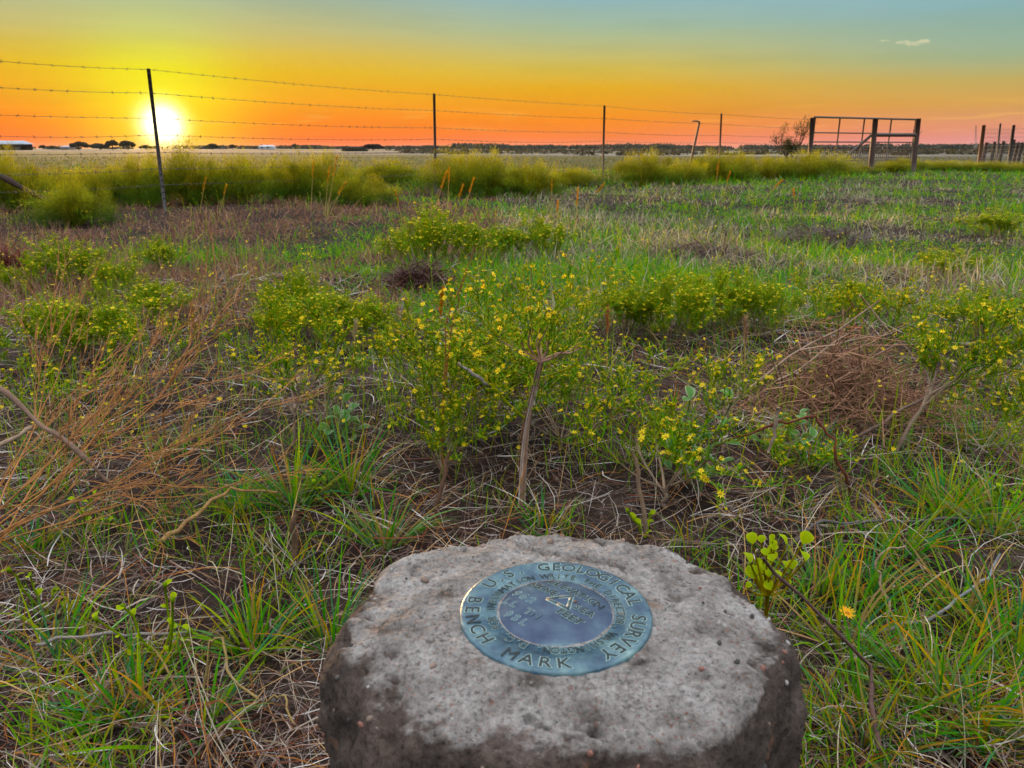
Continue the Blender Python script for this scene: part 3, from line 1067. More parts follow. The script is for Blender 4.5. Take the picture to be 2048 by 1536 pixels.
rgf = np.random.default_rng(21)
g = Geo()
for i in range(430):
    px = rgf.uniform(560, 2500) if rgf.random() < .8 else rgf.uniform(-500, 700)
    d = rgf.uniform(620, 1150)
    p = col_at(px, d)
    h = (2.6 + 3.2 * vn(px, 0, 90, 8) + rgf.uniform(-.6, 1.2)) * (.62 if px < 900 else 1.0) * d / 850
    for _ in range(2):
        w = rgf.uniform(4, 11)
        leafball(g, p + (rgf.uniform(-6, 6), rgf.uniform(-4, 4), h * .42), (w, w * .6, h * .58), 46, 1.15, (.045, .055, .045), rgf)
tag(g.build('treeline', M_far), 'low dark line of distant woodland along the horizon', 'treeline', kind='stuff')
# low scrub on the far pasture: too far to tell bush from bush
g = Geo()
for i in range(520):
    d = 70 + 330 * rgf.random() ** 1.3
    px = rgf.uniform(820, 2500) + (d - 70) * -.2
    p = col_at(px, d)
    hh = rgf.uniform(.10, .34) * (1 + d / 400)
    leafball(g, p + (0, 0, hh * .4), (hh * rgf.uniform(2, 7), hh * 1.4, hh * .7), 26, .16 * (1 + d / 200), (.085, .075, .05), rgf)
tag(g.build('pasture_scrub', M_far), 'low grey-brown scrub scattered over the far pasture', 'scrub', kind='stuff')


def far_tree(px, top, w_px, d, label, seed, dense=1.0, trunk=True, colr=(.045, .045, .03)):
    rg = np.random.default_rng(seed)
    p = col_at(px, d)
    tz = at(px, top, d)[2]
    H = tz - p[2]
    W = w_px / F_PX * d
    root = thing('far_tree', label, 'tree', p, 'trees on the horizon')
    g = Geo()
    tube1(g, [p + (0, 0, -.2), p + (W * .02, 0, H * .25), p + (-W * .02, 0, H * .55)], W * .035 + .05, W * .015 + .03, (.05, .035, .028), 6)
    for k in range(4):
        an = rg.uniform(0, 6.28)
        tube1(g, [p + (0, 0, H * .28), p + (math.cos(an) * W * .2, math.sin(an) * W * .2, H * .6)], W * .015 + .03, .02, (.05, .035, .028), 4)
    g.build('trunk', M_wood, root, p)
    g = Geo()
    nb = int(11 * dense)
    for k in range(nb):
        an, rr = rg.uniform(0, 6.28), rg.random() ** .5
        cx, cy = math.cos(an) * rr * W * .36, math.sin(an) * rr * W * .36
        cz = H * (.45 + .36 * (1 - rr ** 2) * rg.uniform(.6, 1))
        leafball(g, p + (cx, cy, cz), (W * .2, W * .2, H * .2), 150, .055 * W, colr, rg, .3)
    g.build('crown', M_far, root, p)
    return root


far_tree(86, 289, 13, 420, 'tiny pointed dark tree on the horizon just right of the barn', 1)
far_tree(105, 290, 9, 430, 'tiniest round tree between the barn and the open shed roof', 2)
far_tree(158, 282, 36, 400, 'broad open tree left of the tight grove beside the setting sun', 3, 1.0)
far_tree(200, 286, 34, 420, 'low flat-topped tree at the left end of the sunlit grove', 4, 1.3)
far_tree(226, 279, 26, 420, 'tallest bumpy tree in the middle of the sunlit grove', 5, 1.4)
far_tree(256, 279, 30, 410, 'wide sloping tree at the right end of the grove near the sun', 6, 1.6)
far_tree(292, 290, 24, 430, 'low rounded tree directly left of the sun at the slanted post', 7, 1.3)
far_tree(425, 286, 22, 430, 'small domed tree to the right of the setting sun', 8, 1.5)
far_tree(465, 288, 15, 430, 'small round tree between the domed tree and the white house', 9, 1.5)
far_tree(590, 287, 12, 420, 'thin spiky tree to the right of the white house', 10, .8)
far_tree(746, 288, 40, 330, 'big dark dome-shaped tree standing alone in the field', 11, 2.6, True, (.028, .026, .03))
far_tree(710, 298, 44, 190, 'long low dark bush in front of the dome-shaped tree', 12, 1.5, True, (.035, .035, .03))


def shed(px0, px1, roof_y, eave_y, d, label, name, wall, roofc, open_front=False):
    a_, b_ = col_at(px0, d), col_at(px1, d)
    zr, ze = at(px0, roof_y, d)[2], at(px0, eave_y, d)[2]
    root = thing(name, label, 'building', (a_ + b_) / 2)
    o_ = np.array(root.location)
    dep = 8.0
    g = Geo()
    if open_front:
        box(g, (a_[0] + .4, d + dep - .3, -.3), (b_[0] - .6, d + dep, ze), wall)
    else:
        box(g, (a_[0] + .3, d, -.3), (b_[0] - .3, d + dep, ze), wall)
    g.build('wall', M_paint, root, o_)
    g = Geo()
    y0, y1, ym = d - .5, d + dep + .5, d + dep / 2
    ov = (b_[0] - a_[0]) * .08
    V = [(a_[0], y0, ze), (b_[0], y0, ze), (b_[0] - ov, ym, zr), (a_[0] + ov, ym, zr), (a_[0], y1, ze), (b_[0], y1, ze)]
    V += [(x, y, z - .12) for x, y, z in V]
    g.add(V, [np.array([[0, 1, 2, 3], [3, 2, 5, 4], [7, 6, 9, 8], [8, 9, 10, 11], [0, 6, 7, 1], [4, 5, 11, 10]]), np.array([[0, 3, 4], [1, 5, 2], [6, 10, 9], [7, 8, 11]])], roofc)
    g.build('roof', M_paint, root, o_)
    return root, a_, b_, ze, o_, d


root, a_, b_, ze, o_, d = shed(-40, 46, 281, 288, 330, 'long open-sided barn with pale blue metal roof at the left edge', 'barn', (.07, .05, .045), (.34, .38, .46), True)
for s in np.linspace(.04, .94, 6):
    g = Geo()
    x = a_[0] * (1 - s) + b_[0] * s
    box(g, (x - .14, d, -.3), (x + .14, d + .28, ze - .05), (.10, .07, .06))
    g.build('post', M_paint, root, o_)
for s in (.35, .55, .78):
    g = Geo()
    x = a_[0] * (1 - s) + b_[0] * s
    box(g, (x - .7, d + 2, -.2), (x + .7, d + 3.4, ze * .55), (.3, .3, .32))
    g.build('stored_crate', M_paint, root, o_)
root, a_, b_, ze, o_, d = shed(516, 544, 290, 293, 420, 'small white house with pale roof standing alone on the horizon', 'farmhouse', (.62, .60, .62), (.55, .53, .57))
g = Geo()
x = a_[0] + .8
box(g, (x - .35, d + 3.4, ze), (x + .35, d + 4.2, at(520, 288.5, 420)[2]), (.12, .08, .07))
g.build('chimney', M_paint, root, o_)
for s in (.3, .7):
    g = Geo()
    x = a_[0] * (1 - s) + b_[0] * s
    box(g, (x - .5, d - .04, .7), (x + .5, d + .02, 1.5), (.10, .11, .13))
    g.build('window', M_paint, root, o_)
shed(120, 136, 291, 294, 430, 'small pale shed roof beside the broad open tree', 'shed', (.3, .24, .22), (.48, .40, .40))

# distant mast
p, top = col_at(1951, 700), at(1952, 251, 700)
mast = thing('lattice_mast', 'thin pale mast far away at the right, left of the corral', 'mast', p)
g = Geo()
for an in (0, 2.1, 4.2):
    tube1(g, [p + (math.cos(an) * 1.1, math.sin(an) * 1.1, 0), top + (math.cos(an) * .35, math.sin(an) * .35, 0)], .14, .12, (.35, .26, .25), 4)
g.build('legs', M_metal, mast, p)
g = Geo()
for k in range(16):
    z0, z1 = k / 16, (k + 1) / 16
    w0, w1 = 1.1 - .75 * z0, 1.1 - .75 * z1
    q0, q1 = p * (1 - z0) + top * z0, p * (1 - z1) + top * z1
    sg = 1 if k % 2 else -1
    tube1(g, [q0 + (w0 * sg, 0, 0), q1 + (-w1 * sg, 0, 0)], .09, .09, (.35, .26, .25), 4)
g.build('bracing', M_metal, mast, p)

# ------------------------------------------------------------------ flower heads, broomweed plants
def flower_template(n=8, cup=.25):
    V, F, K = [], [], []
    Y, Yd = (.90, .68, .015), (.72, .38, .01)
    for k in range(n):
        an = 2 * math.pi * k / n + rng.normal(0, .06)
        ln, wd = rng.uniform(.85, 1.1), .17
        u = np.array([math.cos(an), math.sin(an), 0])
        s = np.array([-math.sin(an), math.cos(an), 0])
        pts = [(.18, wd * .5, .02), (.62, wd, cup * .55), (ln, wd * .25, cup + rng.normal(0, .07))]
        b0 = len(V)
        for r_, w_, z_ in pts:
            V += [u * r_ - s * w_ + (0, 0, z_), u * r_ + s * w_ + (0, 0, z_)]
            K += [Y, Y]
        F += [(b0, b0 + 1, b0 + 3, b0 + 2), (b0 + 2, b0 + 3, b0 + 5, b0 + 4)]
    b0 = len(V)
    for r_, z_ in ((.20, -.30), (.27, .06), (.14, .20)):
        for k in range(6):
            V.append(np.array([math.cos(k * 1.0472) * r_, math.sin(k * 1.0472) * r_, z_]))
            K.append((.16, .2, .03) if z_ < 0 else Yd)
    for j in range(2):
        for k in range(6):
            F.append((b0 + j * 6 + k, b0 + j * 6 + (k + 1) % 6, b0 + (j + 1) * 6 + (k + 1) % 6, b0 + (j + 1) * 6 + k))
    cap = [b0 + 12 + k for k in range(6)]
    return np.array(V), [np.array(F), np.array([cap])], np.array(K)


FT = [flower_template(8, .2), flower_template(7, .45), flower_template(8, .05)]
flower_me = []
for f_ in FT:
    g = Geo().add(*f_)
    o = g.build('flower_head', M_petal)
    flower_me.append(o.data)
    bpy.data.objects.remove(o)
bud_v = np.array([(0, 0, -1), (.55, 0, -.3), (0, .55, -.3), (-.55, 0, -.3), (0, -.55, -.3), (.42, .42, .5), (-.42, .42, .5), (-.42, -.42, .5), (.42, -.42, .5), (0, 0, .85)], float)
bud_f = np.array([(0, 2, 1), (0, 3, 2), (0, 4, 3), (0, 1, 4), (1, 2, 5), (2, 3, 6), (3, 4, 7), (4, 1, 8), (1, 5, 8), (2, 6, 5), (3, 7, 6), (4, 8, 7), (5, 6, 9), (6, 7, 9), (7, 8, 9), (8, 5, 9)])

GREENS = np.array([(.15, .30, .015), (.11, .28, .02), (.26, .34, .015), (.32, .34, .02)])


class Plant:
    def __init__(s, seed):
        s.rg = np.random.default_rng(seed)
        s.seg, s.tips, s.rmin = [], [], .0008        # (points, r0, r1, level)

    def grow(s, p, d, L, r, lv, maxlv, up=.12, spread=.6, kids=(2, 4), shrink=(.5, .78)):
        rg = s.rg
        K = 4
        pts = [np.asarray(p, float)]
        dd = nrm(d)
        for _ in range(K):
            dd = nrm(dd + rg.normal(0, .11, 3) + np.array([0, 0, up]))
            pts.append(pts[-1] + dd * L / K)
        r1 = r * .72
        s.seg.append((np.array(pts), r, r1, lv))
        if lv >= maxlv:
            s.tips.append((pts[-1], dd))
            return
        for i in range(int(rg.integers(kids[0], kids[1] + 1))):
            tt = 1.0 if i == 0 else rg.uniform(.35, .98)
            k = min(K - 1, int(tt * K))
            q_ = pts[k] + (pts[k + 1] - pts[k]) * (tt * K - k)
            perp = np.cross(dd, rg.normal(size=3))
            perp = nrm(perp)
            nd_ = nrm(dd + perp * math.tan(spread * rg.uniform(.5, 1.15)))
            s.grow(q_, nd_, L * rg.uniform(*shrink), max(r1 * .85, s.rmin), lv + 1, maxlv, up, spread, kids, shrink)

    def geos(s, wood_lv=1, wood=(.26, .20, .16), leafn=2.0, leafL=.016, leafW=.0013, bud_frac=.5, bud=.0022, dead=False, twig=None):
        rg = s.rg
        W, G = Geo(), Geo()
        for pts, r0, r1, lv in s.seg:
            rr = np.linspace(r0, r1, len(pts))[None]
            if lv <= wood_lv or dead:
                tubes(W, pts[None], rr, np.array(wood) * rg.uniform(.75, 1.25), 5 if lv == 0 else (4 if lv <= 1 else 3))
            else:
                c = (GREENS[rg.integers(0, 4)] if twig is None else np.array(twig)) * rg.uniform(.8, 1.2)
                tubes(G, pts[None], rr, c, 3)
                n = rg.poisson(leafn)
                if n and not dead:
                    k = rg.integers(0, 4, n)
                    base = pts[k] + (pts[k + 1] - pts[k]) * rg.random((n, 1))
                    c = GREENS[rg.integers(0, 4, n)] * rg.uniform(.8, 1.25, (n, 1))
                    blades(G, base, rg.uniform(0, 6.28, n), rg.uniform(.6, 1.3, n) * leafL, leafW, rg.uniform(.25, 1.0, n), rg.uniform(0, .5, n), c, seg=2)
        T = s.tips
        isfl = rg.random(len(T)) > bud_frac
        bd = [t_ for t_, f_ in zip(T, isfl) if not f_]
        if bd and bud:
            D = np.array([d for _, d in bd])
            stamp(G if not dead else W, bud_v, [bud_f], np.tile(np.array([(.52, .44, .03)]) if not dead else np.array([(.30, .2, .12)]), (len(bud_v), 1)), np.array([p for p, _ in bd]) + D * bud, frames(D, rg), rg.uniform(.75, 1.25, len(bd)) * bud)
        return W, G, [t_ for t_, f_ in zip(T, isfl) if f_]


def plant_things(root, o_, W, G, fl, fsize=.0052, separate=True, rg=rng, maxf=110):
    if W and W.n:
        W.build('stems', M_twig, root, o_)
    if G and G.n:
        G.build('leafy_twigs', M_leaf, root, o_)
    if not fl:
        return
    if separate:
        idx = rg.permutation(len(fl))[:maxf]
        for i in idx:
            p, d = fl[i]
            o = link('flower_head', flower_me[int(rg.integers(0, 3))], root)
            o.location = tuple(np.asarray(p) - np.asarray(o_))
            dq = Vector(nrm(np.asarray(d) + rg.normal(0, .25, 3)))
            o.rotation_euler = dq.to_track_quat('Z', 'Y').to_euler()
            s = float(fsize * rg.uniform(.75, 1.2))
            o.scale = (s, s, s)
    else:
        g = Geo()
        D = np.array([d for _, d in fl])
        stamp(g, *FT[0], np.array([p for p, _ in fl]), frames(D, rg), rg.uniform(.8, 1.25, len(fl)) * fsize)
        tag(g.build('flower_heads', M_petal, root, o_), kind='stuff')


# the tall broomweed right behind the monument
hb = gnd(1042, 1012)
hd_ = hb[1]
hero = thing('broomweed', 'tallest yellow-flowered broomweed with forked bare woody trunk, behind the concrete post', 'wild plant', hb, 'broomweed plants in bloom')
P = Plant(101)
P.rmin = .0009
tr = [hb + (0, 0, -.02), at(1046, 930, hd_), at(1052, 860, hd_), at(1066, 790, hd_), at(1082, 724, hd_)]
P.seg.append((np.array(tr), .0043, .0030, 0))
fork = tr[-1]
for tgt, r_ in (((1042, 655, -.02), .0026), ((1140, 660, .02), .0030), ((1105, 640, .06), .002), ((1062, 620, -.05), .002), ((1190, 700, -.03), .0019), ((990, 650, .05), .002), ((1120, 700, .10), .0018)) + tuple(((x_, y_, z_), .0017) for x_, y_, z_ in ((1020, 640, -.06), (960, 690, .02), (1090, 610, .03), (1160, 630, -.05), (1210, 670, .04))):
    q_ = at(tgt[0], tgt[1], hd_ + tgt[2])
    v = q_ - fork
    P.grow(fork, v, np.linalg.norm(v) * 1.15, r_, 1, 5, .09, .62, (2, 3), (.60, .84))
for (bx, by, tx, ty, dz) in ((1072, 760, 1180, 730, -.02), (1056, 840, 960, 780, .05)):
    q0, q1 = at(bx, by, hd_), at(tx, ty, hd_ + dz)
    P.grow(q0, q1 - q0, np.linalg.norm(q1 - q0), .0017, 2, 5, .08, .6, (2, 3), (.55, .8))
W, G, fl = P.geos(1, (.34, .21, .165), 2.2, .014, .0016, .6, .0030)
zz = np.concatenate([s_[0] for s_ in P.seg[1:]])
cz_ = (at(1060, 522, hd_)[2] - fork[2]) / (np.percentile(zz[:, 2], 99) - fork[2])
cx0 = (at(1245, 620, hd_)[0] - at(865, 620, hd_)[0]) / (np.percentile(zz[:, 0], 98.5) - np.percentile(zz[:, 0], 1.5))
sh = (at(865, 620, hd_)[0] + at(1245, 620, hd_)[0]) / 2 - (fork[0] + cx0 * ((np.percentile(zz[:, 0], 98.5) + np.percentile(zz[:, 0], 1.5)) / 2 - fork[0]))


def crown_fit(v):
    v = np.array(v, float)
    up_ = v[..., 2] > fork[2]
    k = np.clip((v[..., 2] - fork[2]) / .05, 0, 1)
    v[..., 0] = np.where(up_, fork[0] + (v[..., 0] - fork[0]) * cx0 + sh * k, v[..., 0])
    v[..., 1] = np.where(up_, fork[1] + (v[..., 1] - fork[1]) * cx0, v[..., 1])
    v[..., 2] = np.where(up_, fork[2] + (v[..., 2] - fork[2]) * cz_, v[..., 2])
    return v


for gg in (W, G):
    gg.V = [crown_fit(v_) for v_ in gg.V]
fl = [(crown_fit(p), d_) for p, d_ in fl]
gbk = Geo()
for k in range(9):
    an = k * .698
    t0, t1 = sorted(P.rg.uniform(0, 1, 2))
    t1 = min(1, t1 + .25)
    tt = np.linspace(t0, t1, 6)
    tra = np.array(tr)
    cx_ = np.stack([np.interp(tt * 4, np.arange(5), tra[:, j]) for j in range(3)], 1)
    rr_ = (.0043 - .0013 * tt) * (.95 + .25 * (tt - t0))
    cx_ += np.stack([np.cos(an + tt) * rr_, np.sin(an + tt) * rr_, tt * 0], 1)
    tube1(gbk, cx_, .0013, .0007, np.array([(.44, .32, .26), (.25, .12, .09), (.5, .42, .38)][k % 3]), 4)
gbk.build('bark_strips', M_twig, hero, hb)
plant_things(hero, hb, W, G, fl, .0038, True, P.rg, 130)


def broom_at(base_px, crown, label, seed, n_main=5, maxlv=4, trunk=.35, r0=.0032, separate=True, d=None, bud=.5, fs=.0038, maxf=70, kids=(2, 3), leafn=2.0, wood=(.36, .26, .2), spread=.6):
    """crown = (left px, right px, top py): the plant is grown upright, then fitted to that extent at its own distance"""
    b_ = gnd(*base_px) if d is None else col_at(base_px[0], d)
    dd = b_[1]
    tz = at(base_px[0], crown[2], dd)[2]
    H = tz - b_[2]
    x0, x1 = at(crown[0], crown[2] + 60, dd)[0], at(crown[1], crown[2] + 60, dd)[0]
    root = thing('broomweed', label, 'wild plant', b_, 'broomweed plants in bloom')
    P = Plant(seed)
    cx = (x0 + x1) / 2
    tp_ = np.array([b_[0] + (cx - b_[0]) * .5, dd, b_[2] + H * trunk])
    P.seg.append((np.stack([b_ * (1 - s) + tp_ * s + P.rg.normal(0, .002, 3) * (0 < s < 1) for s in np.linspace(0, 1, 5)]), r0, r0 * .75, 0))
    for k in range(n_main):
        an = 2 * math.pi * k / n_main + P.rg.uniform(-.4, .4)
        hw = (x1 - x0) / 2
        tgt = np.array([cx + math.cos(an) * hw * .55, dd + math.sin(an) * hw * .5, b_[2] + H * P.rg.uniform(.6, .78)])
        st = tp_ * .8 + b_ * .2 if k % 2 else tp_
        v = tgt - st
        P.grow(st, v, np.linalg.norm(v), r0 * .55, 1, maxlv, .10, spread, kids, (.48, .75))
    W, G, fl = P.geos(1, wood, leafn, .016, .0016, bud, .0029)
    # fit crown width and height
    allz = np.concatenate([s_[0] for s_ in P.seg])
    kz = H / max(1e-3, np.percentile(allz[:, 2], 99.5) - b_[2])
    kx = (x1 - x0) / max(1e-3, np.percentile(allz[:, 0], 98) - np.percentile(allz[:, 0], 2))
    kx = min(max(kx, .55), 1.6)
    S = np.array([kx, kx, kz])
    for gg in (W, G):
        gg.V = [(v_ - b_) * S + b_ for v_ in gg.V]
    fl = [((p - b_) * S + b_, d_) for p, d_ in fl]
    plant_things(root, b_, W, G, fl, fs, separate, P.rg, maxf)
    return root


broom_at((905, 925), (745, 985, 598), 'bushy yellow broomweed leaning left, directly left of the forked trunk', 102, 7, 5, .3, .003, maxf=90, kids=(2, 3))
broom_at((980, 850), (800, 1180, 620), 'low leafy broomweed filling the space behind the forked trunk', 131, 13, 5, .22, .0026, maxf=120, kids=(2, 4), leafn=2.6, fs=.004)
broom_at((1120, 900), (960, 1290, 690), 'fine green broomweed low at the right foot of the forked trunk', 132, 11, 5, .18, .0022, maxf=70, kids=(2, 3), leafn=2.6, fs=.004, bud=.7)
broom_at((880, 960), (770, 1010, 760), 'fine green broomweed low at the left foot of the forked trunk', 133, 10, 5, .18, .0022, maxf=60, kids=(2, 3), leafn=2.6, fs=.004, bud=.7)
broom_at((1330, 1015), (1170, 1500, 790), 'spreading broomweed with star-shaped yellow flowers, right of the forked trunk', 103, 7, 4, .25, .003, maxf=80, bud=.3, fs=.0050, kids=(2, 4), spread=.7)
broom_at((1445, 905), (1390, 1530, 700), 'slender broomweed with a yellow tuft left of the red-brown brush heap', 104, 5, 4, .4, .0022, maxf=50, bud=.3)
broom_at((1790, 905), (1830, 2010, 606), 'dense golden-headed broomweed right of the red-brown brush heap', 105, 7, 4, .5, .0034, maxf=110, bud=.15, fs=.0042, kids=(3, 4))
broom_at((2010, 930), (1940, 2120, 740), 'small broomweed cut off by the right edge of the picture', 106, 5, 4, .3, .0022, maxf=40)
broom_at((585, 890), (480, 700, 606), 'wiry green broomweed mostly in bud, left of the bare soil patch', 107, 7, 5, .35, .0026, maxf=45, bud=.8, kids=(2, 3), leafn=1.4)
broom_at((640, 860), (560, 760, 690), 'low broomweed with a tight cluster of yellow flowers beside the budding one', 108, 6, 4, .3, .0022, maxf=70, bud=.15)
broom_at((110, 870), (10, 190, 720), 'small broomweed with few yellow heads, at the left edge above the fallen branch', 109, 5, 4, .3, .002, maxf=30, bud=.55)
broom_at((310, 800), (220, 420, 610), 'thin budding broomweed behind the fan of dry orange stems', 110, 5, 4, .4, .0022, maxf=25, bud=.75, leafn=1.0)
broom_at((1650, 800), (1590, 1850, 545), 'feathery green broomweed rising behind the red-brown brush heap', 111, 6, 5, .4, .0026, maxf=25, bud=.8, kids=(2, 3))
broom_at((1560, 960), (1480, 1680, 860), 'low green broomweed in front of the red-brown brush heap', 112, 5, 4, .25, .002, maxf=20, bud=.5)

# broomweed clumps in the middle distance: three grown forms, each copied to its places
protos = []
for sd, fn in ((201, .55), (202, .62), (203, .48)):
    root = thing('broomweed_clump', 'x', 'wild plant', (0, 0, 0), 'broomweed clumps in the middle distance')
    P = Plant(sd)
    for k in range(26):
        an, rr = P.rg.uniform(0, 6.28), P.rg.random() ** .6
        P.grow((math.cos(an) * rr * .07, math.sin(an) * rr * .07, 0), (math.cos(an) * rr * .75, math.sin(an) * rr * .75, 1), .17 * (1.15 - .35 * rr), .0022, 0, 3, .12, .5, (2, 4), (.45, .72))
    W, G, fl = P.geos(0, (.30, .22, .14), 4.5, .026, .0034, fn, .0030)
    plant_things(root, (0, 0, 0), W, G, fl, .0068, False, P.rg)
    zz = np.concatenate([s_[0] for s_ in P.seg])
    protos.append((root, np.percentile(zz[:, 2], 99), np.percentile(np.abs(zz[:, 0]), 97)))
clumps = [  # (px, base py, top py, half width px, form, label)
    (140, 585, 478, 62, 0, 'tall loose broomweed clump at the left, in front of the weedy fence line'),
    (55, 600, 530, 30, 1, 'small orange-yellow broomweed clump by the left edge of the picture'),
    (325, 545, 478, 40, 2, 'small broomweed clump below the sun'),
    (120, 735, 598, 82, 1, 'wide green broomweed clump nearest the left edge'),
    (215, 720, 612, 60, 0, 'second broomweed clump of the left pair, nearer the dry orange stems'),
    (310, 650, 565, 60, 2, 'broomweed clump in the brown grass above the dry orange stems'),
    (240, 610, 520, 40, 1, 'thin pale broomweed clump between the tall loose one and the sun'),
    (590, 645, 540, 55, 0, 'upper left lobe of the big yellow broomweed mound left of centre'),
    (570, 690, 590, 50, 2, 'lower left lobe of the big yellow broomweed mound left of centre'),
    (650, 690, 583, 70, 1, 'middle of the big yellow broomweed mound left of centre'),
    (735, 690, 598, 58, 0, 'right lobe of the big yellow broomweed mound left of centre'),
    (810, 530, 455, 45, 2, 'left lobe of the broomweed thicket below the second fence post'),
    (880, 540, 418, 75, 0, 'tallest lobe of the broomweed thicket below the second fence post'),
    (970, 535, 445, 60, 1, 'middle lobe of the broomweed thicket below the second fence post'),
    (1085, 530, 432, 60, 2, 'right lobe of the broomweed thicket below the second fence post'),
    (1250, 680, 560, 70, 1, 'left part of the long yellow broomweed patch right of the forked trunk'),
    (1340, 690, 548, 80, 0, 'middle part of the long yellow broomweed patch right of the forked trunk'),
    (1430, 660, 540, 70, 2, 'tallest part of the long yellow broomweed patch right of the forked trunk'),
    (1520, 670, 565, 60, 1, 'right part of the long yellow broomweed patch right of the forked trunk'),
    (1690, 640, 560, 60, 2, 'green broomweed clump above the red-brown brush heap'),
    (1900, 555, 498, 55, 0, 'round broomweed clump in the green grass at the right'),
    (1990, 480, 420, 45, 1, 'small broomweed clump high up in the grass at the right edge'),
    (1960, 680, 580, 60, 2, 'broomweed clump behind the golden-headed broomweed'),
    (130, 430, 385, 45, 2, 'low broomweed clump at the foot of the left fence weeds'),
]
for i, (px, by, ty, hw, f_, lab) in enumerate(clumps):
    p = gnd(px, by)
    H = at(px, ty, p[1])[2] - p[2]
    Wd = hw / F_PX * np.linalg.norm(p - CAM)
    root, ph, pw = protos[f_]
    dup(root, p, rng.uniform(0, 6.28), (Wd / pw, Wd / pw, H / ph), lab)
for root, _, _ in protos:
    for ch in list(root.children):
        bpy.data.objects.remove(ch)
    bpy.data.objects.remove(root)

# ------------------------------------------------------------------ fuzzy weeds along the fence
bush_protos = []
for sd in range(4):
    rg = np.random.default_rng(300 + sd)
    root = thing('fence_weed', 'x', 'bush', (0, 0, 0), 'weedy bushes along the fence')
    g = Geo()
    n = 420
    an = rg.uniform(0, 6.28, n)
    base = np.stack([np.cos(an) * rg.random(n) * .12, np.sin(an) * rg.random(n) * .12, np.zeros(n)], 1)
    lean_ = rg.random(n) ** .8 * .95
    blades(g, base, an + rg.normal(0, .3, n), rg.uniform(.55, 1.12, n) * (1.05 - .28 * lean_), .006, lean_ * .75, rg.uniform(-.25, .45, n), np.array([(.30, .27, .05)]) * rg.uniform(.5, 1.3, (n, 1)), seg=4)
    g.build('stems', M_dry, root)
    g = Geo()
    lbs, outs = [], []
    for k in range(44):
        th_, zz_ = rg.uniform(0, 6.28), rg.uniform(.12, .98)
        rad = math.sqrt(max(0, 1 - zz_ ** 2)) ** .8 * rg.uniform(.2, .66)
        c0 = np.array([math.cos(th_) * rad, math.sin(th_) * rad, zz_ * rg.uniform(.42, .84)])
        m = int(rg.integers(180, 420))
        d_ = rg.normal(size=(m, 3))
        d_ /= np.linalg.norm(d_, axis=1, keepdims=True)
        rr_ = rg.uniform(.07, .20) * (.2 + .95 * rg.random((m, 1)) ** .7)
        lbs.append(c0 + d_ * rr_ * np.array([1, 1, 1.5]))
        outs.append(np.full(m, rg.uniform(.7, 1.25)))
    for k in range(26):
        th_, rad = rg.uniform(0, 6.28), rg.uniform(.05, .55)
        m = int(rg.integers(60, 140))
        c0 = np.array([math.cos(th_) * rad, math.sin(th_) * rad, rg.uniform(.55, .95) * (1.1 - rad * .6)])
        lbs.append(c0 + rg.normal(size=(m, 3)) * np.array([.035, .035, .10]))
        outs.append(np.full(m, rg.uniform(.8, 1.4)))
    lb = np.concatenate(lbs)
    outs = np.concatenate(outs)[:, None]
    lb[:, 2] = np.abs(lb[:, 2]) + .02
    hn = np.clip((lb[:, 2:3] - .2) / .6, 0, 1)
    c = np.array([(.065, .13, .006)]) * (1 - hn) + np.array([(.30, .28, .006)]) * hn  # yellow flowering tops; sunlit gold and shaded bases also painted in by height
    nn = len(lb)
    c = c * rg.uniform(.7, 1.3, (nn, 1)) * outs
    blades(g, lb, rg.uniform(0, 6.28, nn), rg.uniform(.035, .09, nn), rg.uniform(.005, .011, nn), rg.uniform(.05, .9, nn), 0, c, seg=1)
    tag(g.build('foliage', M_weed, root), kind='stuff')
    bush_protos.append((root, np.percentile(lb[:, 2], 98.5), np.percentile(np.abs(lb[:, 0]), 96)))
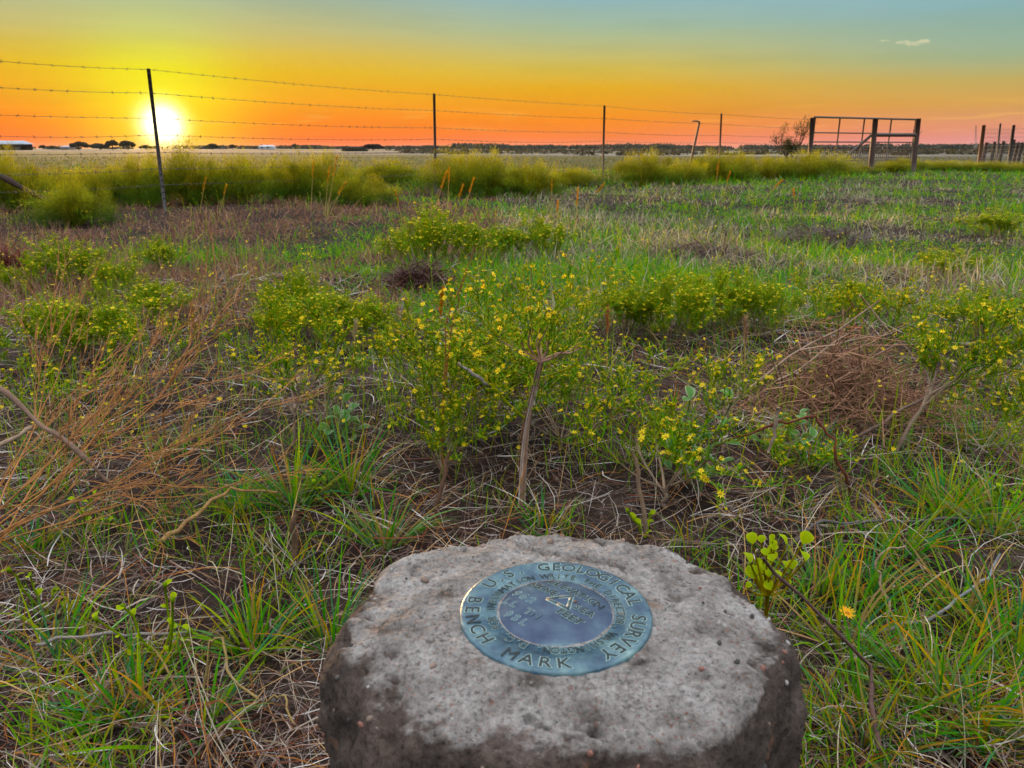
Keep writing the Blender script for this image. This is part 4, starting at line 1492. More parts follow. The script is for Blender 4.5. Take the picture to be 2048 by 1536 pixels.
bushes = [  # (px, top py, half width px, distance, label)
    (35, 306, 75, 7.9, 'tall green weed bush at the left edge of the fence line'),
    (150, 366, 88, 6.6, 'low green weed bush in front, right of the fallen rail'),
    (215, 330, 85, 8.6, 'golden weed bush between the fallen rail and the slanted post'),
    (290, 312, 65, 8.4, 'weed bush just left of the slanted post below the sun'),
    (385, 306, 75, 8.3, 'glowing weed bush just right of the slanted post below the sun'),
    (480, 322, 70, 8.6, 'wide weed bush midway between slanted post and thin seed stalks'),
    (590, 316, 55, 9.0, 'round weed bush behind the tall seed-headed grass stalks'),
    (650, 310, 60, 9.2, 'tall weed bush right of the tall seed-headed grass stalks'),
    (725, 355, 60, 8.4, 'low brownish weed bush left of the second fence post'),
    (775, 322, 75, 13.5, 'flat green weed bush farther back, left of the second fence post'),
    (915, 304, 70, 10.2, 'tall weed bush just right of the second fence post'),
    (985, 312, 60, 10.4, 'weed bush in the middle of the thicket right of the second post'),
    (1060, 324, 62, 10.2, 'brown-tinged weed bush at the right end of that thicket'),
    (1150, 338, 65, 13.0, 'low weed bush left of the third fence post'),
    (1285, 306, 60, 13.4, 'tall weed bush right of the third fence post'),
    (1355, 322, 55, 14.2, 'weed bush at the foot of the slanting bent post'),
    (1430, 306, 55, 15.2, 'tall weed bush at the fourth fence post'),
    (1480, 314, 45, 15.6, 'weed bush right of the fourth fence post'),
    (1540, 318, 48, 16.3, 'weed bush below the small sapling'),
    (1615, 306, 62, 16.6, 'round weed bush in front of the slim gate post'),
    (1700, 336, 55, 19.0, 'low weed bush under the diagonal brace'),
    (1775, 332, 48, 20.5, 'low weed bush between the two heavy braced posts'),
    (1812, 318, 40, 21.3, 'reddish weed bush left of the right heavy post'),
    (1872, 324, 55, 21.5, 'low weed bush right of the heavy braced posts'),
    (1930, 328, 45, 21.6, 'low weed bush left of the leaning rusty post'),
    (1990, 330, 50, 21.0, 'low weed bush right of the leaning rusty post'),
    (2050, 328, 55, 21.4, 'weed bush cut off at the right edge of the corral'),
    (510, 338, 110, 12.5, 'broad back-row weed bush right of the sun'),
    (110, 334, 110, 11.0, 'broad back-row weed bush behind the left fence weeds'),
]
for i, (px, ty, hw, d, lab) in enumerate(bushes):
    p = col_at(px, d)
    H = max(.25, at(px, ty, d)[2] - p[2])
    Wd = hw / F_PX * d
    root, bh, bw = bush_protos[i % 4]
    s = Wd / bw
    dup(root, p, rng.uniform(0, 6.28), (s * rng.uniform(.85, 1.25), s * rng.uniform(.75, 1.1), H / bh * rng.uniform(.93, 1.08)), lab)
for root, _, _ in bush_protos:
    for ch in list(root.children):
        bpy.data.objects.remove(ch)
    bpy.data.objects.remove(root)

# sapling behind the gate
sb = col_at(1583, 24.0)
sap = thing('sapling', 'sparse small-leaved sapling left of the gate, against the sky', 'tree', sb)
P = Plant(401)
for (tx, ty, dz) in ((1558, 284, .1), (1583, 279, -.1), (1604, 275, .2), (1572, 290, -.2)):
    q_ = at(tx, ty, 24 + dz)
    v = q_ - sb
    P.grow(sb, v, np.linalg.norm(v) * .85, .018, 0, 3, .12, .5, (3, 4), (.35, .6))
W, G, fl = P.geos(2, (.06, .04, .035), 0, bud=0)
W.build('trunk', M_twig, sap, sb)
g = Geo()
tips = np.array([p for p, _ in P.tips])
lb = np.repeat(tips, 12, axis=0) + P.rg.normal(0, .06, (len(tips) * 12, 3))
blades(g, lb, P.rg.uniform(0, 6.28, len(lb)), P.rg.uniform(.05, .10, len(lb)), .03, P.rg.uniform(.2, 1.6, len(lb)), 0, np.array([(.07, .075, .03)]) * P.rg.uniform(.6, 1.3, (len(lb), 1)), seg=1)
tag(g.build('crown', M_leaf, sap, sb), kind='stuff')

# ------------------------------------------------------------------ dead brush, fallen stems, stubs
def dead_plant(name, label, cat, base, segs, seed, wood, maxlv=3, kids=(2, 3), group=None, spread=.45, up=.02, bud=.0016):
    """segs: (start, end, radius) of the main stems"""
    root = thing(name, label, cat, base, group)
    P = Plant(seed)
    P.rmin = .0005
    for a_, b_, r_ in segs:
        a_, b_ = np.asarray(a_), np.asarray(b_)
        v = b_ - a_
        P.grow(a_, v, np.linalg.norm(v) * .60, r_ * .62, 0, maxlv, up, spread, kids, (.4, .7))
    W, G, fl = P.geos(0, wood, 0, bud_frac=1.0, bud=bud, dead=True)
    W.build('stems', M_twig, root, base)
    return root


b_ = at(-90, 985, .80)
b_[2] = float(terrain(b_[0], b_[1])) + .02
segs = []
for (tx, ty, d, r_) in ((470, 700, .98, .0022), (430, 745, .94, .002), (300, 640, 1.05, .002), (360, 830, .9, .0018), (480, 860, .95, .002), (250, 760, 1.0, .0018), (520, 790, 1.0, .002), (330, 905, .85, .0018), (200, 700, .95, .0016), (420, 690, .92, .0018), (390, 790, .96, .0016), (290, 850, .88, .0016)):
    s0 = b_ + rng.normal(0, .012, 3)
    segs.append((s0, at(tx, ty, d), r_))
dead_plant('dry_weed', 'fan of dry orange-brown stems leaning in from the left edge', 'dead plant', b_, segs, 501, (.48, .25, .14), 3, (3, 4), spread=.3)

# red-brown brush heap
hb = gnd(1690, 830)
heap = thing('brush_heap', 'tangled heap of fine red-brown dead twigs at the right', 'brush heap', hb)
rg = np.random.default_rng(511)
n = 900
a_ = rg.normal(size=(n, 3)) * np.array([.080, .06, .062])
a_[:, 2] = np.abs(a_[:, 2]) * (1.2 - np.minimum(1, np.abs(a_[:, 0]) / .2))
v = rg.normal(size=(n, 3)) * np.array([1, .8, .45])
v = v / np.linalg.norm(v, axis=1, keepdims=True) * rg.uniform(.02, .09, (n, 1))
j = rg.normal(0, .008, (n, 3))
Pm = np.stack([a_ - v, a_ - v * .3 + j, a_ + v * .4 - j, a_ + v], 1)
Pm[:, :, 2] = np.maximum(Pm[:, :, 2], .003)
g = Geo()
tubes(g, Pm + hb, np.array([[.0010, .0009, .0008, .0005]]), np.array([(.50, .29, .21)]) * rg.uniform(.4, 1.3, (n, 1)), 3)
tag(g.build('twig_tangle', M_twig, heap, hb), kind='stuff')
for (x0, y0, x1, y1, d0, d1, r_) in ((1500, 775, 1760, 600, .02, .0, .0026), (1555, 760, 1735, 640, -.03, -.02, .0018), (1720, 590, 1830, 720, .0, .05, .002), (1600, 700, 1810, 655, -.05, .02, .0016), (1620, 790, 1790, 690, -.04, .0, .0016)):
    g = Geo()
    tube1(g, wander(at(x0, y0, hb[1] + d0), at(x1, y1, hb[1] + d1), 7, .003), r_, r_ * .45, (.5, .35, .28), 5, .08)
    g.build('long_twig', M_twig, heap, hb)

# two smaller heaps of dead grey-brown brush farther off
for px, by, hw, hh, lab, cl, sd in ((835, 575, 60, 45, 'dark purple-brown mat of dead stems left of the forked plant top', (.12, .075, .07), 521), (25, 560, 45, 55, 'dark red-brown mat of dead stems at the left edge', (.13, .05, .045), 522), (1640, 492, 95, 26, 'dark low mat of dead stems in the green grass, below the gate', (.12, .09, .085), 523), (1400, 520, 110, 26, 'long dark mat of dead stems below the slanting bent post', (.12, .09, .085), 524)):
    p = gnd(px, by)
    dist = np.linalg.norm(p - CAM)
    w_, h_ = hw / F_PX * dist, hh / F_PX * dist
    root = thing('dead_mat', lab, 'brush heap', p, 'mats of dead stems')
    rg = np.random.default_rng(sd)
    n = 1300
    an, rr = rg.uniform(0, 6.28, n), rg.random(n) ** .5
    bs = np.stack([np.cos(an) * rr * w_, np.sin(an) * rr * w_ * .7, (1 - rr ** 2) * h_ * rg.random(n)], 1) + p
    g = Geo()
    blades(g, bs, rg.uniform(0, 6.28, n), rg.uniform(.5, 1.3, n) * max(.08, w_ * .45), .0028 + .0006 * dist, rg.uniform(.7, 1.6, n), rg.uniform(0, .7, n), np.array([cl]) * rg.uniform(.6, 1.7, (n, 1)), seg=3, curl=rg.normal(0, .5, n))
    tag(g.build('stems', M_dry, root, p), kind='stuff')


def stick(label, pts, r0, r1, colr, name='dead_stick', cat='stick', rough=.08, group=None, sides=6, tipcol=None):
    base = np.array(pts[0], float)
    root = thing(name, label, cat, base, group)
    P_ = []
    for a_, b_ in zip(pts[:-1], pts[1:]):
        P_ += list(wander(a_, b_, 5, .0022)[:-1])
    P_.append(np.asarray(pts[-1]))
    g = Geo()
    tube1(g, P_, r0, r1, colr, sides, rough, tipcol)
    g.build('shaft', M_twig, root, base)
    return root


def up_from(px, py, *more):
    """points above a ground pixel at the same distance"""
    b_ = gnd(px, py)
    return [b_ + (0, 0, -.01)] + [at(x, y, b_[1] + dz) for x, y, dz in more]


GREY, TAN, REDB = (.30, .25, .22), (.34, .22, .14), (.17, .07, .05)
p0 = at(-60, 745, .82)
stick('thick grey-brown branch fallen across the left edge', [p0, at(60, 830, .83), at(165, 912, .83), at(240, 985, .85)], .0034, .0018, (.30, .20, .16), 'fallen_branch', 'stick', .16)
stick('second grey branch lying below the thick one at the left edge', [at(-50, 915, .62), at(20, 880, .66), at(62, 858, .68)], .0028, .0018, (.34, .25, .19), 'fallen_branch', 'stick', .14)
stick('short broken brown stub standing left of the forked trunk', up_from(872, 1062, (880, 990, 0), (902, 902, .01)), .0042, .0022, (.17, .10, .075), 'weed_stub', 'plant stub')
stick('brown stub in the grass left of the concrete post', up_from(583, 1128, (588, 1070, 0), (594, 1020, 0)), .0046, .0030, (.19, .12, .085), 'weed_stub', 'plant stub')
stick('thin straight upright brown stem at the left', up_from(336, 1032, (332, 920, 0), (327, 815, 0)), .0022, .0013, (.24, .13, .08), 'dead_twig', 'stick')
stick('pale stub with a frayed tip right of the forked trunk', up_from(1290, 1065, (1278, 980, 0), (1262, 900, 0)), .0036, .0020, (.29, .2, .15), 'weed_stub', 'plant stub')
stick('thin upright twig just right of the forked trunk', up_from(1190, 860, (1188, 800, 0), (1178, 730, 0)), .0022, .0012, (.30, .19, .14), 'dead_twig', 'stick')
stick('red stem arching over and down at the right, like a bent elbow', [at(1385, 915, .98), at(1480, 872, .97), at(1560, 842, .95), at(1632, 832, .94), at(1672, 880, .93), at(1692, 950, .92), gnd(1695, 1010)], .0014, .0019, REDB, 'dead_twig', 'stick')
stick('pale forked stem tip standing where the red stem bends', [at(1536, 905, .95), at(1548, 860, .95), at(1556, 815, .95)], .0016, .0030, (.36, .27, .22), 'dead_twig', 'stick')
stick('long dark stem slanting up to the golden-headed broomweed', [gnd(1690, 890) + (0, 0, .004), at(1770, 845, 1.16), at(1860, 790, 1.18), at(1975, 700, 1.2)], .0034, .0018, (.22, .15, .125), 'dead_twig', 'stick')
stick('grey side branch reaching left from behind the forked trunk', [at(1010, 790, 1.05), at(960, 755, 1.05), at(915, 728, 1.06)], .0032, .0018, (.33, .28, .27), 'dead_branch', 'stick')
stick('thin orange stalk rising left of the forked plant', up_from(888, 960, (885, 800, .03), (890, 650, .03), (952, 490, .04)), .0017, .0008, (.36, .17, .09), 'dead_twig', 'stick')
stick('second thin orange stalk beside the first, leaning right', up_from(880, 950, (905, 640, .03), (935, 540, .02)), .0013, .0007, (.36, .17, .09), 'dead_twig', 'stick')
stick('upright brown twig poking above the forked plant', up_from(1035, 940, (1062, 700, .05), (1062, 512, .05)), .0012, .0006, (.30, .17, .11), 'dead_twig', 'stick')
stick('long pale tan dry leaf lying left of the concrete post', [gnd(330, 1110) + (0, 0, .02), gnd(400, 1080) + (0, 0, .035), gnd(470, 1045) + (0, 0, .05), gnd(560, 1040) + (0, 0, .04)], .0035, .0012, (.42, .26, .15), 'dry_leaf', 'dry leaf', 0)
stick('grey twig lying across the grass at lower left', [at(70, 1290, .62), at(160, 1275, .64), at(250, 1272, .65), at(375, 1264, .67)], .0018, .0014, (.28, .24, .22), 'dead_stick')
stick('dark slanting twig left of the concrete post', [at(420, 1240, .7), at(520, 1180, .72), at(640, 1100, .78)], .0013, .0009, (.14, .11, .10), 'dead_stick')
stick('long dark twig lying behind the leafy sprig at the right', [gnd(1570, 1110) + (0, 0, .01), gnd(1640, 1085) + (0, 0, .03), gnd(1800, 1080) + (0, 0, .025), gnd(1960, 1060) + (0, 0, .02)], .0020, .0014, (.13, .11, .105), 'dead_stick')
stick('grey curved stick on the ground right of the concrete post', [gnd(1750, 1285) + (0, 0, .012), gnd(1850, 1275) + (0, 0, .02), gnd(1930, 1230) + (0, 0, .03), gnd(1985, 1180) + (0, 0, .045)], .0022, .0013, (.27, .26, .27), 'dead_stick')
stick('pale curly dry stem twisting above the yellow flower', [at(1768, 1290, .66), at(1778, 1200, .68), at(1752, 1140, .69), at(1762, 1108, .69), at(1812, 1092, .7)], .0016, .0009, (.42, .30, .22), 'dry_tendril', 'stick', 0)
stick('dark twig leaning from the rim of the concrete post to the grass', [at(1525, 1115, .50), at(1640, 1230, .52), at(1740, 1330, .55), at(1760, 1500, .50)], .0012, .0022, (.16, .10, .09), 'dead_stick')
stick('looping tan grass stem left of the concrete post', [at(400, 1500, .58), at(420, 1280, .60), at(445, 1275, .60), at(460, 1350, .58), at(530, 1408, .56), at(570, 1390, .56), at(590, 1450, .54)], .0013, .0010, (.38, .27, .14), 'dry_tendril', 'stick', 0)
stick('grey twig leaning at the top of the yellow mound left of centre', up_from(795, 655, (806, 610, 0), (803, 590, 0)), .003, .0018, (.34, .29, .27), 'dead_twig', 'stick')
stick('thin curved stalk left of the forked plant', up_from(800, 720, (790, 680, 0), (762, 598, 0)), .0014, .0008, (.34, .22, .12), 'dead_twig', 'stick')

# ------------------------------------------------------------------ seed-headed grasses
def seed_grass(px, base_py, top_py, lean_px, label, d=None, colr=(.66, .38, .15), head=.34, plume=.020, group='seed-headed grass stalks'):
    b_ = gnd(px, base_py) if d is None else col_at(px, d)
    dd = b_[1]
    top = at(px + lean_px, top_py, dd)
    root = thing('seed_grass', label, 'grass stalk', b_, group)
    mid = (b_ + top) / 2 + np.array([-(top[0] - b_[0]) * .12, 0, 0])
    g = Geo()
    ts = np.linspace(0, 1, 7)[:, None]
    pts = (1 - ts) ** 2 * b_ + 2 * ts * (1 - ts) * mid + ts ** 2 * top
    rr = .0009 + .00035 * dd
    tube1(g, pts, rr, rr * .6, (.50, .38, .18), 4)
    m = 3
    blades(g, np.tile(b_, (m, 1)), rng.uniform(0, 6.28, m), np.linalg.norm(top - b_) * rng.uniform(.35, .6, m), .003 + .0004 * dd, rng.uniform(.1, .5, m), rng.uniform(.4, 1.2, m), (.26, .25, .10), seg=4)
    g.build('stalk', M_dry, root, b_)
    g = Geo()
    n = 110
    tt = 1 - head * rng.random(n)
    pb = ((1 - tt) ** 2)[:, None] * b_ + (2 * tt * (1 - tt))[:, None] * mid + (tt ** 2)[:, None] * top
    L_ = plume * (.5 + .25 * dd ** .5) * rng.uniform(.6, 1.4, n)
    blades(g, pb, rng.uniform(0, 6.28, n), L_, .0012 + .0008 * dd, rng.uniform(.05, .55, n), rng.uniform(0, .4, n), np.array([colr]) * rng.uniform(.7, 1.3, (n, 1)), seg=2)
    g.build('seed_head', M_dry, root, b_)
    return root


for a in [
    (622, 425, 322, 6, 'left stalk of the tall orange seed-head group near the fence'),
    (650, 430, 335, 10, 'middle stalk of the tall orange seed-head group near the fence'),
    (655, 435, 312, 20, 'tallest stalk of the orange seed-head group near the fence'),
    (655, 440, 365, 38, 'right-leaning stalk of the orange seed-head group near the fence'),
    (400, 430, 358, 12, 'sunlit seed stalk right of the slanted post'),
    (440, 432, 372, 14, 'second sunlit seed stalk right of the slanted post'),
    (805, 450, 385, -14, 'leftmost pale plume in the tuft below the second fence post'),
    (865, 440, 345, 30, 'tallest pale plume in the tuft below the second fence post'),
    (905, 445, 372, 22, 'curved pale plume in the tuft below the second fence post'),
    (925, 440, 358, 24, 'rightmost pale plume in the tuft below the second fence post'),
    (895, 420, 338, 4, 'upright orange plume behind the pale tuft'),
    (1102, 425, 362, 2, 'single orange spike right of the weed thicket'),
    (1112, 470, 405, 4, 'lower orange spike right of the weed thicket'),
    (1150, 480, 378, 6, 'thin tall stalk between the spikes and the third post'),
    (1172, 420, 370, 36, 'seed stalk leaning right towards the third fence post'),
    (1428, 400, 325, 10, 'pale seed stalk below the fourth fence post'),
    (1445, 402, 345, 16, 'shorter pale seed stalk below the fourth fence post'),
    (1525, 405, 362, 40, 'pale stalk leaning right below the sapling'),
    (1590, 425, 380, -4, 'short pale tuft stalk in the grass below the gate'),
    (395, 720, 615, -12, 'drooping tan plume above the fan of dry stems', None, (.42, .27, .16), .45, .022),
    (705, 745, 650, 8, 'small pale feathery plume left of the forked plant', None, (.45, .36, .25), .35, .018),
    (1487, 795, 640, 4, 'pale fluffy plume left of the red-brown brush heap', None, (.40, .28, .20), .32, .02),
    (1213, 760, 622, 2, 'pinkish dry plume at the right shoulder of the forked plant', None, (.42, .22, .14), .35, .02),
    (868, 800, 590, 18, 'orange dry plume at the left shoulder of the forked plant', None, (.45, .2, .09), .2, .02),
]:
    seed_grass(*a)

# ------------------------------------------------------------------ leafy sprig beside the monument
sb = at(1532, 1260, .62)
sb[2] = float(terrain(sb[0], sb[1]))
sprig = thing('leafy_sprig', 'bright yellow-green sprig with rounded leaves at the right rim of the concrete post', 'wild plant', sb)
g = Geo()
crown = at(1535, 1190, .60)
tube1(g, [sb, sb * .5 + crown * .5, crown], .0022, .0018, (.34, .26, .03), 6)
leaf_pts = [((1505, 1080), .0085), ((1523, 1078), .006), ((1548, 1092), .0078), ((1572, 1082), .009), ((1605, 1080), .0105), ((1500, 1118), .0095), ((1545, 1115), .008), ((1530, 1135), .009), ((1508, 1150), .0105), ((1555, 1150), .007), ((1545, 1075), .006)]
lm = None
lv_, lf_, lk_ = [], [], []
prof_l = [(0, .05), (.25, .62), (.5, .92), (.75, .95), (.95, .6), (1.05, .25)]
for (u_, w_) in prof_l:
    for s_ in (-1, -.5, 0, .5, 1):
        lv_.append((s_ * w_ * .62, u_, .18 * abs(s_) * w_ + .12 * math.sin(u_ * 3)))
        lk_.append((.34, .46, .012) if abs(s_) < .6 else (.48, .50, .015))
for r_ in range(len(prof_l) - 1):
    for s_ in range(4):
        b0 = r_ * 5 + s_
        lf_.append((b0, b0 + 1, b0 + 6, b0 + 5))
tmp = Geo().add(np.array(lv_), np.array(lf_), np.array(lk_)).build('leaf', M_leaf, smooth=True)
leaf_me = tmp.data
bpy.data.objects.remove(tmp)
tmp = Geo().add(np.array(lv_), np.array(lf_), np.where(np.array(lk_)[:, :1] < .4, np.array([(.13, .26, .09)]), np.array([(.40, .46, .30)]))).build('leaf', M_leaf, smooth=True)
leaf_me_grey = tmp.data
bpy.data.objects.remove(tmp)
leaf_pts += [((float(rng.normal(1540, 26)), float(rng.uniform(1085, 1175))), float(rng.uniform(.005, .008))) for _ in range(16)]
for (lp, s_) in leaf_pts:
    q_ = at(lp[0], lp[1] + 8, .60 + rng.uniform(-.015, .02))
    tube1(g, [crown, crown * .5 + q_ * .5 + (0, 0, -.003), q_], .0011, .0007, (.36, .28, .03), 5)
    o = link('leaf', leaf_me, sprig)
    o.location = tuple(q_ - sb)
    o.scale = (s_ * 1.12,) * 3
    o.rotation_euler = (rng.uniform(.5, 1.3), rng.uniform(-.6, .6), rng.uniform(-1.0, 1.0))
g.build('stem', M_leaf, sprig, sb)

# grey-green broad-leaved plants among the stems
for (bpx, tops, lab) in (((1400, 985), [(1380, 800), (1362, 850), (1340, 900), (1395, 880), (1420, 905), (1450, 850), (1465, 800), (1330, 935), (1440, 930), (1385, 940)], 'grey-green weed with broad oval leaves below the star-shaped flowers'),
                         ((1560, 905), [(1545, 840), (1600, 830), (1580, 870), (1520, 880), (1620, 880)], 'grey-green broad-leaved weed beside the bent red stem'),
                         ((690, 880), [(670, 830), (705, 820), (720, 850), (660, 860), (690, 805)], 'dark green leafy weed beside the bare soil patch')):
    b_ = gnd(*bpx)
    root = thing('broadleaf_weed', lab, 'wild plant', b_, 'broad-leaved weeds')
    g = Geo()
    for (tx, ty) in tops:
        q_ = at(tx, ty, b_[1] + rng.uniform(-.05, .04))
        pts = wander(b_, q_, 5, .004)
        tube1(g, pts, .0013, .0009, (.20, .26, .10), 4)
        for k in (2, 3, 4, 4):
            o = link('leaf', leaf_me_grey, root)
            o.location = tuple(pts[k] - b_)
            s_ = rng.uniform(.012, .019)
            o.scale = (s_ * .75, s_ * 1.35, s_)
            o.rotation_euler = (rng.uniform(.0, .9), rng.uniform(-.6, .6), rng.uniform(0, 6.28))
    g.build('stem', M_leaf, root, b_)

# orange-yellow daisy lying low in the grass
db = gnd(1697, 1262)
daisy = thing('daisy', 'single orange-yellow daisy low in the grass right of the concrete post', 'flower', db)
hp = at(1694, 1226, db[1] - .035)
g = Geo()
tube1(g, [db, db * .5 + hp * .5 + (.004, 0, 0), hp], .001, .0008, (.13, .17, .04), 5)
g.build('stem', M_leaf, daisy, db)
for k in range(14):
    an = k * 2 * math.pi / 14
    gg = Geo()
    blades(gg, np.array([[0, 0, 0]]), an, .0085, .0034, 1.25 + rng.normal(0, .12), .2, np.array([(.85, .42, .008)]), seg=3, twist=0)
    o = gg.build('petal', M_petal, daisy)
    o.location = tuple(hp - db)
    o.rotation_euler = (.35, 0, 0)
gg = Geo().add(ico_v * np.array([.0036, .0036, .002]), ico_f, (.62, .24, .01))
o = gg.build('flower_centre', M_petal, daisy, smooth=True)
o.location = tuple(hp - db)

# small green-budded sprigs at lower left
for (bp_, tops, lab) in (((325, 1345), [(192, 1238), (245, 1213), (330, 1170), (380, 1262), (345, 1200), (300, 1300)], 'small branching green sprig with round buds at lower left'),
                         ((95, 1240), [(18, 1140), (60, 1150), (158, 1200), (110, 1180)], 'small sprig with oval leaves at the left edge'),
                         ((640, 1010), [(628, 966), (650, 962)], 'tiny clover-like sprig above the brown stub'),
                         ((1290, 1075), [(1255, 1022), (1300, 1030), (1270, 1050)], 'low green sprig just behind the concrete post'),
                         ((170, 1060), [(190, 990), (150, 1000), (215, 1040), (235, 1060)], 'pale yellow-green seedling in the litter at the left'),
                         ((2010, 1030), [(1995, 975), (2025, 985), (2050, 975)], 'yellow-green sprig at the right edge')):
    b_ = gnd(*bp_)
    root = thing('green_sprig', lab, 'wild plant', b_, 'small green sprigs')
    g = Geo()
    for (tx, ty) in tops:
        q_ = at(tx, ty, b_[1] + rng.uniform(-.02, .03))
        q_[2] = max(q_[2], float(terrain(q_[0], q_[1])) + .01)
        pts = wander(b_, q_, 5, .003)
        tube1(g, pts, .0015, .0010, (.20, .28, .03), 5)
        stamp(g, bud_v, [bud_f], np.tile((.20, .30, .03), (len(bud_v), 1)), q_[None], frames(np.array([[0, 0, 1.]]), rng), np.array([.0042]))
        for k in range(1, 5):
            o = link('leaf', leaf_me, root)
            o.location = tuple(pts[k] - b_)
            s_ = rng.uniform(.005, .0085)
            o.scale = (s_ * .8, s_ * 1.2, s_)
            o.rotation_euler = (rng.uniform(.1, .9), rng.uniform(-.5, .5), rng.uniform(0, 6.28))
    g.build('stem', M_leaf, root, b_)

# ------------------------------------------------------------------ named grass tufts close to the camera
TUFT_G = np.array([(.06, .22, .03), (.10, .29, .035), (.06, .19, .08), (.17, .31, .03), (.28, .34, .03), (.14, .24, .09)])


def tuft(px, py, n, L, label, seed, w=.0031, spread_r=.022, dry=.12):
    rg = np.random.default_rng(seed)
    p = gnd(px, py)
    root = thing('grass_tuft', label, 'grass tuft', p, 'green grass tufts around the concrete post')
    an, rr = rg.uniform(0, 6.28, n), rg.random(n) ** .6
    bs = np.stack([np.cos(an) * rr * spread_r, np.sin(an) * rr * spread_r, np.zeros(n)], 1)
    c = TUFT_G[rg.integers(0, 6, n)] * rg.uniform(.75, 1.2, (n, 1))
    isd = rg.random(n) < dry
    c[isd] = np.array([(.36, .25, .12)]) * rg.uniform(.7, 1.1, (isd.sum(), 1))
    tipc = np.where(rg.random((n, 1)) < .12, np.array([(.62, .26, .05)]), c * 1.1)
    g = Geo()
    blades(g, bs + p + (0, 0, -.004), an + rg.normal(0, .5, n), L * rg.uniform(.45, 1.2, n), w * rg.uniform(.6, 1.25, n), rr * .7 + rg.uniform(0, .25, n), rg.uniform(.1, 1.0, n), c, tipc, seg=6, curl=rg.normal(0, .25, n))
    tag(g.build('blades', M_leaf, root, p), kind='stuff')
    return root


for a in [
    (270, 1430, 120, .075, 'thick bright green grass tuft at the lower left', 601),
    (215, 1470, 60, .06, 'small grass tuft below the thick lower left one', 602),
    (505, 1300, 110, .085, 'grass tuft left of the concrete post, above the looping stem', 603),
    (660, 1290, 120, .10, 'dark grass tuft pressed against the left side of the concrete post', 604),
    (120, 1330, 80, .085, 'loose grass tuft at the left edge of the picture', 605),
    (770, 1090, 110, .10, 'tall grass tuft behind the left rim of the concrete post', 606),
    (590, 1010, 130, .13, 'tall upright grass tuft left of the brown stub', 607),
    (700, 985, 110, .14, 'tall yellow-green grass tuft left of the forked trunk', 608),
    (480, 1020, 90, .08, 'short grass tuft in the dry litter left of centre', 609),
    (1090, 1065, 70, .06, 'short grass tuft just behind the back rim of the concrete post', 610),
    (1890, 1030, 150, .10, 'big fresh green grass tuft at the right', 611),
    (1990, 1060, 120, .10, 'green grass tuft cut by the right edge', 612),
    (1800, 1100, 110, .08, 'green grass tuft behind the curly dry stem', 613),
    (1730, 1190, 90, .085, 'green grass tuft next to the orange-yellow daisy', 614),
    (1930, 1240, 100, .085, 'grass tuft right of the curly dry stem', 615),
    (1880, 1420, 130, .11, 'large yellow-green grass tuft at the lower right', 616),
    (1960, 1480, 120, .11, 'grass tuft in the lower right corner', 617),
    (1730, 1480, 90, .10, 'loose grass tuft touching the lower right side of the concrete post', 618),
    (1690, 1310, 60, .12, 'few long green blades rising past the daisy', 619),
    (1640, 1180, 100, .07, 'dark green tuft behind the leafy sprig', 620),
    (1960, 900, 120, .10, 'grass tuft below the golden-headed broomweed', 621),
    (1620, 930, 110, .09, 'grass tuft under the red arching stem', 622),
    (390, 1460, 60, .09, 'sparse grass tuft at the bottom left of the concrete post', 623),
    (1330, 880, 90, .10, 'fine grass tuft among the star-shaped flowers', 624),
    (2030, 1350, 110, .12, 'tall grass tuft at the right edge, halfway down', 625),
    (60, 1110, 90, .07, 'small grass tuft under the dry fan at the left edge', 626),
]:
    tuft(a[0], a[1], int(a[2] * .7), a[3] * 1.0, *a[4:])

# ------------------------------------------------------------------ ground cover nobody could count
def scatter(n, y0, y1, side=.92, pad=.5):
    y = y0 * (y1 / y0) ** rng.random(n)
    x = rng.uniform(-1, 1, n) * (side * y + pad)
    ok = np.hypot(x - MC[0], y - MC[1]) > .128
    return x[ok], y[ok]


def grow_field(name, label, cat, mat, x, y, L, w, lean_, bend, colr, tip=None, seg=2, curl=0.0, zup=0.0):
    g = Geo()
    z = terrain(x, y) + zup
    blades(g, np.stack([x, y, z], 1), rng.uniform(0, 6.28, len(x)), L, w, lean_, bend, colr, tip, seg=seg, curl=curl)
    return tag(g.build(name, mat), label, cat, kind='stuff')


def pick(pal, n):
    pal = np.array(pal)
    return pal[rng.integers(0, len(pal), n)] * rng.uniform(.7, 1.25, (n, 1))


# crumbs of soil, bits of stem and small stones between the straw
x, y = scatter(9000, .34, 2.6)
n = len(x)
oct_v = np.array([(1, 0, 0), (0, 1, 0), (-1, 0, 0), (0, -1, 0), (0, 0, .8), (0, 0, -.8)], float)
oct_f = np.array([(0, 1, 4), (1, 2, 4), (2, 3, 4), (3, 0, 4), (1, 0, 5), (2, 1, 5), (3, 2, 5), (0, 3, 5)])
g = Geo()
sz = .0012 + .0045 * rng.random(n) ** 4
V = oct_v[None] * sz[:, None, None] * rng.uniform(.6, 1.3, (n, 6, 1))
an = rng.uniform(0, 6.28, n)
V = np.stack([V[..., 0] * np.cos(an)[:, None] - V[..., 1] * np.sin(an)[:, None], V[..., 0] * np.sin(an)[:, None] + V[..., 1] * np.cos(an)[:, None], V[..., 2]], 2)
V = V + np.stack([x, y, terrain(x, y) + sz * .3], 1)[:, None, :]
g.add(V.reshape(-1, 3), (oct_f[None] + (np.arange(n) * 6)[:, None, None]).reshape(-1, 3), np.repeat(pick([(.06, .035, .028), (.11, .065, .05), (.03, .022, .02), (.17, .12, .10), (.22, .19, .18)], n), 6, axis=0))
tag(g.build('soil_crumbs', M_twig), 'crumbs of soil and small stones between the straw', 'soil', kind='stuff')
